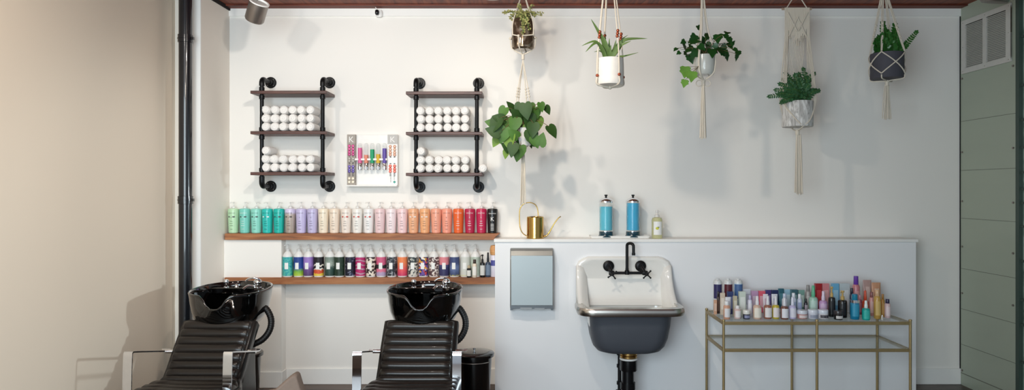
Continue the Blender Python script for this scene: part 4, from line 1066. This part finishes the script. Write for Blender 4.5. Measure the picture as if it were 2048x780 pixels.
# ------------------------------------------------------------------ plants
HEART = [(-.02, 0), (-.12, .16), (-.10, .33), (.05, .47), (.25, .5), (.48, .42), (.7, .27), (.88, .12), (1, 0)]
OVAL = [(0, 0), (.12, .25), (.3, .45), (.5, .5), (.7, .42), (.88, .22), (1, 0)]
IVY = [(0, 0), (-.05, .25), (.08, .48), (.28, .42), (.42, .5), (.6, .28), (.85, .12), (1, 0)]
def leaf(mb, c, d, nrm, Ln, Wd, prof=HEART, fold=.22, droop=.2, centred=True):
    d = Vector(d).normalized(); nrm = Vector(nrm).normalized(); sd = d.cross(nrm).normalized(); nrm = sd.cross(d).normalized()
    c = Vector(c); base = c-d*Ln*.45 if centred else c
    mid = []; lf = []; rt = []
    for x, w in prof:
        p = base+d*(x*Ln)-nrm*(droop*max(x, 0)**2*Ln)
        mid.append(base+d*(max(x, 0)*Ln)-nrm*(droop*max(x, 0)**2*Ln)); lf.append(p+sd*w*Wd+nrm*fold*w*Wd); rt.append(p-sd*w*Wd+nrm*fold*w*Wd)
    vs = mid+lf+rt; n = len(prof); fs = []
    for i in range(n-1):
        fs.append((i, i+1, n+i+1, n+i)); fs.append((i, 2*n+i, 2*n+i+1, i+1))
    mb.add(vs, fs)
    return base
def pot(t, c, prof, m, name='pot', n=32): return MB().lathe(prof, c, n).build(name, m, t)
def tassel(b, x, y, z0, z1, w0, w1, n=16, r=.0028):
    for i in range(n):
        f = (i+.5)/n*2-1; yo = random.uniform(-.008, .008)
        b.tube(smooth_path([V(x+f*w0*.35, y+yo*.4, z0), V(x+f*w0*.5+random.uniform(-.003, .003), y+yo, (z0*2+z1)/3), V(x+f*w1*.5+random.uniform(-.004, .004), y+yo*1.3, z1+random.uniform(-.012, .01))], 4), r, 5)

# --- plant 1: smoky jar with sedum, Y 5.0
Y1 = 5.0; s1 = Y1/F
jc = W(1046, 100, Y1)
t = thing('potted_sedum', 'smoky mercury glass jar of pale sedum in upper tier of tall hanger', 'potted plant', jc)
r = .083
pot(t, jc, [(0, 0), (r*.82, 0), (r*.97, .012), (r, .04), (r, .15), (r*.94, .185), (r*.85, .21), (r*.86, .222), (r*.8, .222), (r*.8, .19), (0, .185)], M['mercury'], 'glass_jar', 36)
MB().lathe([(0, .188), (r*.79, .188), (r*.5, .2), (0, .205)], jc, 20).build('soil', M['soil'], t)
b = MB(); st = MB()
for i in range(30):
    a = random.uniform(0, 2*PI); rr_ = random.uniform(.02, .09); top = jc+V(math.cos(a)*rr_*1.15, math.sin(a)*rr_*.9, .21+random.uniform(.0, .055)+(.06 if i % 9 == 0 else 0))
    if i in (3, 7): top = jc+V(-.145+.02*(i == 7), -.02, .27)
    if i in (5,): top = jc+V(.14, -.02, .26)
    if i > 23: top = jc+V(random.uniform(-.02, .05), -r-.012, random.uniform(.10, .19))
    root = jc+V(math.cos(a)*.03, math.sin(a)*.03, .2)
    pp = smooth_path([root, (root+top)/2+V(0, -.01 if i <= 23 else -.05, .03 if i <= 23 else .07), top], 5); st.tube(pp, .0015, 5)
    for q in pp[3:]:
        for k in range(5):
            dd = V(random.gauss(0, 1), random.gauss(0, 1), random.gauss(.2, 1)).normalized()
            leaf(b, q+dd*.005, dd, V(random.gauss(0, 1), random.gauss(0, 1), 1), .015, .012, OVAL, .1, 0, False)
st.build('stem', M['stemgreen'], t); b.build('foliage', M['leaf_sedum'], t)

# --- plant 2: philodendron lower tier of same hanger
pc = W(1046, 292, Y1)
t = thing('potted_philodendron', 'heart leaved green philodendron trailing from lower tier of tall hanger', 'potted plant', pc)
pot(t, pc, [(0, 0), (.05, 0), (.055, .005), (.072, .12), (.074, .13), (.068, .13), (.066, .11), (0, .108)], M['white_ceramic'])
MB().lathe([(0, .109), (.066, .109), (0, .116)], pc, 20).build('soil', M['soil'], t)
spots = [(1021, 213), (1005, 226), (997, 236), (982, 246), (1016, 248), (1039, 220), (1043, 236), (1058, 243), (1071, 228), (1075, 248), (1095, 220), (1083, 214), (1105, 263), (1083, 279), (1044, 270), (1043, 288), (1037, 306), (1014, 294), (1006, 270), (992, 283), (986, 262), (1027, 268), (1064, 276), (1071, 284), (1012, 308), (1052, 222), (1029, 250), (1066, 260), (1046, 252), (1018, 282), (1032, 228), (1060, 218), (990, 250), (1010, 256), (1056, 266), (1025, 300)]
b1 = MB(); b2 = MB(); b3 = MB(); st = MB()
src = pc+V(0, 0, .13)
for i, (px, py) in enumerate(spots):
    d_ = random.uniform(-.14, -.03); c = W(px, py, Y1+d_)
    off = c-(pc+V(0, 0, .15)); sideways = off.x
    dirv = V(sideways*2.2+random.uniform(-.25, .25), random.uniform(-.25, .0), -1 if random.random() < .85 else .2)
    nv = V(sideways*1.5+random.uniform(-.5, .5), -1, random.uniform(.1, .7))
    bb = [b1, b2, b3][0 if i % 5 in (0, 2) else (1 if i % 5 in (1, 3) else 2)]
    Ln = random.uniform(.085, .125) if i not in (10, 11, 24) else .07
    base = leaf(bb, c, dirv, nv, Ln, Ln*.88, HEART, .2, .15)
    mid = (src+base)/2+V(0, -.02, .05)
    st.tube(smooth_path([src+V(random.uniform(-.03, .03), random.uniform(-.03, .03), -.01), mid, base], 5), .0022, 5)
for i in range(14):
    a = random.uniform(0, PI); c = pc+V(math.cos(a)*random.uniform(.05, .16), math.sin(a)*random.uniform(.05, .13), random.uniform(.02, .2))
    leaf(b1, c, V(math.cos(a), math.sin(a), -1), V(math.cos(a), math.sin(a), .6), .1, .085)
b1.build('foliage', mat('phil_dark', '#2A4A18', .58, var=.35, scale=14), t); b2.build('foliage', M['leaf_mid'], t); b3.build('foliage', mat('phil_light', '#6A8A34', .58, var=.3, scale=14), t)
st.build('stem', M['stem'], t)

# --- hanger 1
t = thing('macrame_hanger', 'tall cream macrame hanger carrying two plants above the watering can', 'plant hanger', W(1046, 408, Y1), 'cream macrame plant hangers')
b = MB(); rp = .0045
zt = ZC-.03
top = V(jc.x, Y1, zt)
for a in (215, 325, 35, 145):
    a = math.radians(a); e = V(math.cos(a)*(r+.008), math.sin(a)*(r+.008), 0)
    rim = jc+e*.98+V(0, 0, .19); low = jc+e*1.0+V(0, 0, .10)
    b.tube(smooth_path([top, top.lerp(rim, .5), rim, low], 5), rp, 7)
    kn = jc+V(math.cos(a+.6)*(r+.010), math.sin(a+.6)*(r+.010), .085)
    b.tube([low, kn], rp, 7); b.sph(kn, .010, 8)
    kn2 = jc+V(math.cos(a-.97)*(r+.010), math.sin(a-.97)*(r+.010), .085)
    b.tube([low, kn2], rp, 7)
    gather = jc+V(0, 0, -.035)
    b.tube(smooth_path([kn, jc+V(math.cos(a+.6)*r*.95, math.sin(a+.6)*r*.95, .01), gather], 4), rp, 7)
g = jc+V(0, 0, -.04)
b.cyl(g+V(0, 0, .012), g+V(0, 0, -.03), .011, 10)
pk_ = pc+V(0, 0, .27)
for a in (200, 340, 60, 130):
    a = math.radians(a); e = V(math.cos(a), math.sin(a), 0)
    rim = pc+e*.082+V(0, 0, .13); low = pc+e*.076+V(0, 0, .04)
    q0 = g+V(0, 0, -.03)
    b.tube(smooth_path([q0, q0.lerp(rim, .45)+e*.004, q0.lerp(rim, .5)+e*.002, rim, low, pc+V(0, 0, -.03)], 5), rp*.85, 7)
    for f in (.42, .46, .50, .54): b.sph(q0.lerp(rim, f)+e*.005, .008, 8)
q = pc+V(0, 0, -.03); b.cyl(q+V(0, 0, .01), q+V(0, 0, -.025), .012, 10)
b.build('rope', M['rope'], t)
b = MB(); zend = W(0, 408, Y1).z
tassel(b, pc.x, Y1, q.z-.02, zend, .03, .035, 12, .003); b.build('tassel', M['rope'], t)
MB().cyl((top.x, Y1, zt-.012), (top.x, Y1, ZC-.001), .006, 10).build('ceiling_hook', M['nickel'], t)

# --- plant 3: strap leaf plant in white pot
Y2 = 4.45; c2 = W(1220, 170, Y2)
t = thing('potted_strap_plant', 'white pot with long arching strap leaves, second hanging plant from left', 'potted plant', c2)
r2 = .088; H2 = .17
pot(t, c2, [(0, 0), (r2*.95, 0), (r2, .006), (r2, .045), (r2*.985, .05), (r2, .055), (r2*.98, H2), (r2*.92, H2), (r2*.92, H2-.02), (0, H2-.025)], M['white_ceramic'], 'pot', 40)
MB().lathe([(0, H2-.024), (r2*.91, H2-.024), (0, H2-.012)], c2, 20).build('soil', M['soil'], t)
b = MB()
def blade(b, pts, w, nv=(0, -1, .3)):
    P = smooth_path(pts, 6); n = len(P); rows = []
    for i, p in enumerate(P):
        tg = (P[min(i+1, n-1)]-P[max(i-1, 0)]).normalized(); sd = tg.cross(Vector(nv)).normalized(); f = i/(n-1)
        ww = w*(.45+.9*math.sin(PI*min(1, f*.55+.3))-.35)*(1-f**3)**.8+.0004
        nn = sd.cross(tg)
        rows.append([p-sd*ww+nn*ww*.35, p, p+sd*ww+nn*ww*.35])
    b.grid(rows)
B2 = (1219, 122)
for tip, mid, w, dy in (((1182, 38), (1205, 78), .022, -.05), ((1163, 92), (1190, 83), .012, -.06), ((1171, 104), (1192, 86), .014, -.1), ((1295, 77), (1250, 80), .018, -.06), ((1277, 105), (1250, 112), .008, -.02), ((1256, 70), (1240, 82), .008, .05),
                       ((1219, 76), (1218, 98), .013, 0), ((1232, 80), (1228, 98), .013, .02), ((1262, 82), (1240, 92), .016, -.08), ((1210, 70), (1212, 95), .013, .03), ((1188, 104), (1200, 102), .007, .04), ((1222, 90), (1220, 100), .015, -.03), ((1205, 95), (1210, 100), .015, -.02)):
    blade(b, [W(B2[0]+random.uniform(-7, 7), B2[1]+6, Y2), W((B2[0]+mid[0])/2, (B2[1]+mid[1])/2-2, Y2+dy*.3), W(mid[0], mid[1], Y2+dy*.6), W(tip[0], tip[1], Y2+dy)], w)
b.build('foliage', mat('strap_leaf', '#566F38', .55, var=.4, scale=12), t)
t = thing('macrame_hanger', 'cream rope hanger with copper beads around the white strap plant pot', 'plant hanger', c2+V(0, 0, -.02), 'cream macrame plant hangers')
b = MB(); top = V(c2.x-.005, Y2, ZC-.03)
for a in (205, 300, 20, 110):
    a = math.radians(a); e = V(math.cos(a), math.sin(a), 0)
    k1 = c2+e*(r2*.9)+V(0, 0, .32); k2 = c2+e*(r2+.009)+V(0, 0, .055)
    k3 = c2+e*(r2+.007)+V(0, 0, .0)
    tp = top+V(e.x*.022, e.y*.01, 0)
    b.tube(smooth_path([tp, k1, c2+e*(r2+.006)+V(0, 0, H2), k2, k3, c2+V(0, 0, -.018)], 5), .0062 if math.cos(a) < 0 else .0045, 8)
    for k in (k2, k1, k1+V(.002, 0, .018), k1+V(-.002, 0, -.018)): MB().sph(k+V(0, -.003, 0), .0105, 10).build('bead', M['copper'], t)
b.sph(c2+V(0, 0, -.018), .012, 8)
b.tube(arc(top+V(0, 0, -.012), .022, 0, 360, 14), .007, 7)
b.build('rope', M['rope'], t)

# --- plant 4: ivy in clear pot
Y3 = 4.9; c3 = W(1410, 150, Y3)
t = thing('potted_ivy', 'small clear glass pot of spreading dark ivy, middle hanging plant', 'potted plant', c3)
r3 = .072; H3 = .14
pot(t, c3, [(0, 0), (r3*.8, 0), (r3*.9, .01), (r3, .05), (r3, H3), (r3-.005, H3), (r3-.006, .05), (r3*.8, .014), (0, .012)], mat('milky_glass', '#D9DBD6', .12, trans=.35, var=.05), 'pot', 36)
MB().lathe([(0, .013), (r3*.75, .015), (r3*.88, .05), (r3*.88, H3-.03), (0, H3-.022)], c3, 24).build('soil', mat('pale_grit', '#8E877C', .9, var=.4, scale=60), t)
ivy = [(1368, 92), (1357, 106), (1351, 99), (1372, 108), (1366, 84), (1382, 117), (1382, 82), (1387, 78), (1381, 93), (1400, 58), (1414, 71), (1404, 95), (1405, 111), (1391, 84), (1426, 80), (1419, 95), (1424, 106), (1439, 100), (1432, 93), (1442, 87), (1436, 77), (1454, 66), (1453, 74), (1460, 81), (1461, 92), (1454, 114), (1472, 100), (1476, 107), (1473, 115), (1452, 104), (1394, 100), (1412, 88), (1446, 94), (1376, 101), (1398, 106), (1430, 101), (1388, 108), (1407, 80), (1466, 86), (1363, 98), (1410, 102), (1418, 111), (1445, 104)]
b = MB(); st = MB(); src = c3+V(0, 0, H3)
for i, (px, py) in enumerate(ivy):
    c = W(px, py, Y3+random.uniform(-.1, .06)); off = c-src
    Ln = random.uniform(.05, .085) if 1366 < px < 1450 else random.uniform(.035, .065)
    base = leaf(b, c, V(off.x*2+random.uniform(-.7, .7), random.uniform(-.4, .2), random.uniform(-1, .3)), V(random.uniform(-.7, .7), -1, random.uniform(-.1, .9)), Ln, Ln*.9, IVY, .15, .1)
    if i % 2 == 0: st.tube(smooth_path([src+V(random.uniform(-.03, .03), 0, -.02), (src+base)/2+V(0, 0, .03), base], 5), .0016, 5)
st.tube(smooth_path([src+V(-.03, -.02, 0), c3+V(-.06, -.06, .06), c3+V(-.09, -.06, .0)], 5), .002, 5)
b.build('foliage', M['leaf_dark'], t)
b = MB()
for px, py, Ln in ((1370, 144, .085), (1384, 153, .08), (1369, 167, .06), (1375, 150, .05)):
    base = leaf(b, W(px, py, Y3-.09), V(random.uniform(-.3, .3), 0, -1), V(.1, -1, .3), Ln, Ln*1.0, IVY, .1, .05)
    st.tube([c3+V(-.06, -.06, .05), base], .0014, 5)
b.build('pale_foliage', M['leaf_light'], t); st.build('stem', M['stem'], t)
t = thing('macrame_hanger', 'thin cream macrame hanger with tassel holding the dark ivy pot', 'plant hanger', W(1405, 275, Y3), 'cream macrame plant hangers')
b = MB(); top = V(c3.x-.02, Y3, ZC-.03)
for a in (225, 315, 45, 135):
    a = math.radians(a); e = V(math.cos(a), math.sin(a), 0)
    b.tube(smooth_path([top+e*.004, top.lerp(c3+V(0, 0, H3)+e*.05, .6), c3+e*(r3+.007)+V(0, 0, H3), c3+e*(r3+.008)+V(0, 0, .05), c3+e*(r3*.85)+V(0, 0, 0), c3+V(-.01, 0, -.04)], 5), .008 if a > 3.5 and a < 4.5 else .0045, 8)
b.cyl(c3+V(-.01, 0, -.03), c3+V(-.012, 0, -.075), .013, 10)
for s_ in (-1, 1): b.tube(arc(c3+V(-.012+s_*.03, 0, -.06), .022, 0, 360, 12), .003, 6)
b.cyl(top+V(0, 0, -.01), top+V(0, 0, .028), .006, 8)
b.build('rope', M['rope'], t)
b = MB(); tassel(b, c3.x-.014, Y3, c3.z-.07, W(0, 275, Y3).z, .03, .045, 14, .003); b.build('tassel', M['rope'], t)

# --- plant 5: marbled pot in wide woven hanger
Y4 = 5.15; c4 = W(1595, 254, Y4); r4 = .112; H4 = .19
t = thing('potted_fern', 'grey marbled pot of bushy green fern in the wide woven hanger', 'potted plant', c4)
pot(t, c4, [(0, 0), (r4*.97, 0), (r4, .006), (r4, H4), (r4*.93, H4), (r4*.93, H4-.02), (0, H4-.025)], M['birch'], 'pot', 40)
MB().lathe([(0, H4-.024), (r4*.92, H4-.024), (0, H4-.012)], c4, 20).build('soil', M['soil'], t)
def frond(b, st, root, tip, bend, n, L0, Wd, prof=OVAL, rnd=.3):
    P = smooth_path([root, (root+tip)/2+bend, tip], n); st.tube(P, .0018, 5)
    m = len(P)
    for i in range(2, m):
        f = i/(m-1); tg = (P[min(i+1, m-1)]-P[i-1]).normalized(); vw = V(random.uniform(-rnd, rnd), -1, random.uniform(0, .6)); sd = tg.cross(vw).normalized()
        l = L0*(1-.55*f)
        for s_ in (-1, 1): leaf(b, P[i], (tg*.6+sd*s_+V(0, -.1, random.uniform(-.2, .1))), vw, l, l*Wd, prof, .1, .15, False)
    leaf(b, P[-1], (P[-1]-P[-2]), V(0, -1, .3), L0*.5, L0*.3, prof, .1, .1, False)
b = MB(); st = MB(); rt = c4+V(0, 0, H4-.01)
for px, py, dy in ((1539, 193, -.05), (1552, 180, 0), (1571, 145, .0), (1590, 150, -.08), (1607, 138, 0), (1600, 160, -.1), (1628, 147, -.02), (1638, 181, -.04), (1580, 165, -.1), (1618, 170, -.1), (1560, 168, -.06), (1563, 205, -.1), (1610, 185, -.12), (1575, 190, -.12), (1595, 170, .06), (1620, 160, .05), (1566, 158, .06), (1585, 178, -.12), (1602, 178, -.12), (1590, 190, -.13), (1606, 195, -.12), (1570, 178, -.12), (1616, 190, -.1), (1558, 188, -.08), (1578, 158, -.02), (1612, 155, -.03), (1566, 202, -.12), (1625, 182, -.05), (1598, 148, .0)):
    frond(b, st, rt+V(random.uniform(-.06, .06), random.uniform(-.05, .03), 0), W(px, py, Y4+dy), V(0, -.02, .03), 7, .044, .5)
b.build('foliage', M['leaf_fern'], t); st.build('stem', M['stemgreen'], t)
t = thing('woven_macrame_hanger', 'wide woven macrame panel on a wooden dowel with long tassel', 'plant hanger', W(1597, 388, Y4), 'cream macrame plant hangers')
dz = W(0, 18, Y4).z; xl = W(1564, 0, Y4).x; xr = W(1623, 0, Y4).x; xc = (xl+xr)/2
MB().cyl((xl, Y4, dz), (xr, Y4, dz), .009, 12).build('dowel', wood('dowel_wood', '#8A7462', '#B09A86', '#C9B7A4', 8, .6), t)
b = MB(); b.tube([V(xl+.03, Y4, dz), V(xc-.01, Y4, ZC-.02), V(xc, Y4, ZC-.005), V(xc+.01, Y4, ZC-.02), V(xr-.03, Y4, dz)], .004, 6)
zlow = W(0, 140, Y4).z; w4 = (W(1618, 0, Y4).x-W(1568, 0, Y4).x)/2
n = 34
for i in range(n):
    f = (i+.5)/n*2-1; x = xc+f*w4
    ln_ = .26 if abs(f) > .78 else .13+.06*math.sin(i*1.3)**2+.10*(1-abs(f))
    b.tube([V(x, Y4-.008, dz+.008), V(x+random.uniform(-.001, .001), Y4-.010, dz-.05), V(x, Y4-.009, dz-ln_)], .0034, 5)
pan = MB()
rows = []
for j in range(16):
    z = dz-j*.0135; rows.append([V(xc+(-1+2*k/24)*w4*.93, Y4+.003*math.sin(k*2.2+j*1.6), z) for k in range(25)])
pan.grid(rows)
# diagonal knot ridges
for s_ in (-1, 1):
    b.tube([V(xc+s_*w4*.8, Y4-.016, dz-.03), V(xc+s_*w4*.05, Y4-.018, dz-.17)], .0055, 6)
    b.tube([V(xc+s_*w4*.05, Y4-.018, dz-.06), V(xc-s_*w4*.7, Y4-.017, dz-.21)], .005, 6)
pan.build('woven_panel', M['cloth'], t)
# legs to pot
for a in (200, 340, 25, 155):
    a = math.radians(a); e = V(math.cos(a), math.sin(a), 0)
    for o in ((-.006, 0, .006) if a > 3 else (-.004, .004)):
        b.tube(smooth_path([V(xc+math.copysign(w4*.86, e.x)+o*1.6, Y4-.008, dz-.2), c4+e*(r4+.002)+V(o*1.5, 0, H4+.12), c4+e*(r4+.007)+V(o, 0, H4-.02), c4+V(math.cos(a+(.75 if e.x < 0 else -.75)*(1 if a > 3 else -1))*(r4+.008), math.sin(a+(.75 if e.x < 0 else -.75)*(1 if a > 3 else -1))*(r4+.008), .05), c4+V(0, (-r4 if a > 3 else r4)*.85, -.006), c4+V(0, 0, -.03)], 5), .0038, 6)
# centre strands of panel hanging behind the plant
for i in range(12):
    f = (i+.5)/12*2-1; x = xc+f*w4*.75
    b.tube([V(x, Y4+.008, dz-.05), V(x, Y4+.03, dz-.3), V(x*.4+xc*.6+f*.04, Y4+r4+.012, c4.z+H4+.05)], .0032, 5)
b.cyl(c4+V(0, 0, -.02), c4+V(.0, 0, -.06), .015, 10)
b.build('rope', M['rope'], t)
b = MB(); tassel(b, c4.x+.008, Y4, c4.z-.055, W(0, 387, Y4).z, .05, .06, 22, .0032); b.build('tassel', M['rope'], t)

# --- plant 6: charcoal pot
Y5 = 5.0; c5 = W(1774, 158, Y5); r5 = .112; H5 = .185
t = thing('potted_cactus_plant', 'charcoal pot of jagged green leaves, rightmost hanging plant', 'potted plant', c5)
pot(t, c5, [(0, 0), (r5*.96, 0), (r5, .006), (r5, H5), (r5*.93, H5), (r5*.93, H5-.02), (0, H5-.025)], M['darkpot'], 'pot', 40)
MB().lathe([(0, H5-.024), (r5*.92, H5-.024), (0, H5-.012)], c5, 20).build('soil', M['soil'], t)
b = MB(); st = MB(); rt = c5+V(0, 0, H5-.01)
for px, py, dy, rx in ((1766, 46, -.02, -.02), (1757, 75, -.05, -.03), (1778, 68, -.06, 0), (1790, 50, -.02, .03), (1770, 80, -.08, -.02), (1795, 72, -.04, .04), (1760, 88, -.07, -.05), (1785, 85, -.08, .02), (1773, 62, .03, 0), (1752, 82, -.03, -.05), (1764, 70, -.07, -.03), (1774, 90, -.09, 0), (1780, 78, -.07, .01), (1792, 62, -.03, .03)):
    frond(b, st, rt+V(rx, random.uniform(-.03, .02), 0), W(px, py, Y5+dy), V(random.uniform(-.01, .01), -.01, .0), 6, .052, .72, OVAL)
frond(b, st, rt+V(.05, -.02, 0), W(1833, 64, Y5-.04), V(-.01, 0, -.02), 9, .04, .65, OVAL)
b.build('foliage', M['leaf_zz'], t); st.build('stem', M['stemgreen'], t)
t = thing('macrame_hanger', 'cream macrame hanger crossed in a diamond around the charcoal pot', 'plant hanger', W(1774, 238, Y5), 'cream macrame plant hangers')
b = MB(); top = V(W(1768, 0, Y5).x, Y5, ZC-.03)
K = []
for a in (225, 315, 45, 135):
    a = math.radians(a); e = V(math.cos(a), math.sin(a), 0)
    up = c5+e*(r5+.006)+V(0, 0, H5+.005)
    kq = top.lerp(up, .75)+e*.0
    for o in (-.005, .005):
        b.tube(smooth_path([top+V(e.x*.012+o, 0, 0), kq+V(o, 0, 0), up+V(o*.5, 0, 0)], 5), .004, 6)
    for f in (.55, .62, .69, .76, .83): b.sph(top.lerp(up, f), .009, 8)
    # crossing cords around the pot
    for s_ in (-1, 1):
        pts = [c5+V(math.cos(a+s_*u*PI/2)*(r5+.0075), math.sin(a+s_*u*PI/2)*(r5+.0075), H5-.0-(H5-.015)*u*.92) for u in [i/8 for i in range(9)]]
        b.tube(pts, .0045, 6)
    low = c5+e*(r5+.006)+V(0, 0, .02)
    b.tube(smooth_path([low, c5+e*(r5*.97)+V(0, 0, -.006), c5+e*.03+V(0, 0, -.012), c5+V(0, 0, -.02)], 4), .0045, 6)
q = c5+V(-.022, -r5-.008, 0)
b.cyl(c5+V(0, 0, -.01), c5+V(0, 0, -.05), .013, 10)
b.build('rope', M['rope'], t)
b = MB(); tassel(b, c5.x, Y5, c5.z-.045, W(0, 237, Y5).z, .04, .06, 16, .0032); b.build('tassel', M['rope'], t)

# ------------------------------------------------------------------ lights
def area(name, loc, target, size, power, colr, sy=None):
    l = bpy.data.lights.new(name, 'AREA'); l.energy = power; l.color = colr; l.shape = 'RECTANGLE'; l.size = size; l.size_y = sy or size
    o = bpy.data.objects.new(name, l); C.objects.link(o); o.location = loc
    o.rotation_euler = (Vector(target)-Vector(loc)).to_track_quat('-Z', 'Y').to_euler(); return o
def spot(name, loc, target, power, colr, ang=70, blend=.8, rad=.04):
    l = bpy.data.lights.new(name, 'SPOT'); l.energy = power; l.color = colr; l.spot_size = math.radians(ang); l.spot_blend = blend; l.shadow_soft_size = rad
    o = bpy.data.objects.new(name, l); C.objects.link(o); o.location = loc
    o.rotation_euler = (Vector(target)-Vector(loc)).to_track_quat('-Z', 'Y').to_euler(); return o
WARM = (1, .87, .72); COOL = (.79, .93, 1.0)
area('daylight_window', (-1.1, -.3, 1.8), (-.8, 5.6, 1.3), 2.6, 160, COOL, 2.2)
spot('daylight_from_right', (3.45, 4.05, 1.52), (-2.62, 4.35, .95), 260, COOL, 34, .7, .10)
spot('spot_plants', (-.18, 3.45, 2.85), (.6, 5.6, 1.75), 60, WARM, 95, .9, .045)
NEUT = (1, .93, .84)
spot('spot_left_shelf', (-.9, 3.4, 2.95), (-1.2, 5.6, 1.9), 70, NEUT, 110, .9, .045)
spot('spot_shelf_right', (-2.2, 3.6, 2.95), (-1.2, 5.6, 1.7), 32, NEUT, 90, .9, .05)
spot('spot_left_wall', (-1.3, 2.4, 2.7), (-2.62, 3.1, 1.75), 55, WARM, 120, 1, .08)
spot('spot_chairs', (-.4, 2.6, 2.95), (-1.8, 4.6, .6), 50, WARM, 80, .9, .05)

w = bpy.data.worlds.new('world'); bpy.context.scene.world = w; w.use_nodes = True
bg = w.node_tree.nodes['Background']; bg.inputs[0].default_value = (.80, .89, 1, 1); bg.inputs[1].default_value = .42

# ------------------------------------------------------------------ camera
cam = bpy.data.cameras.new('camera'); co = bpy.data.objects.new('camera', cam); C.objects.link(co)
co.location = (0, 0, CAMZ); co.rotation_euler = (PI/2, 0, 0)
cam.sensor_width = 36; cam.sensor_fit = 'HORIZONTAL'; cam.lens = F/2048*36
cam.shift_x = -(VX-1024)/2048; cam.shift_y = -(390-VY)/2048
cam.clip_start = .05
bpy.context.scene.camera = co
sc_ = bpy.context.scene
sc_.view_settings.view_transform = 'Standard'; sc_.view_settings.look = 'None'; sc_.view_settings.exposure = 0
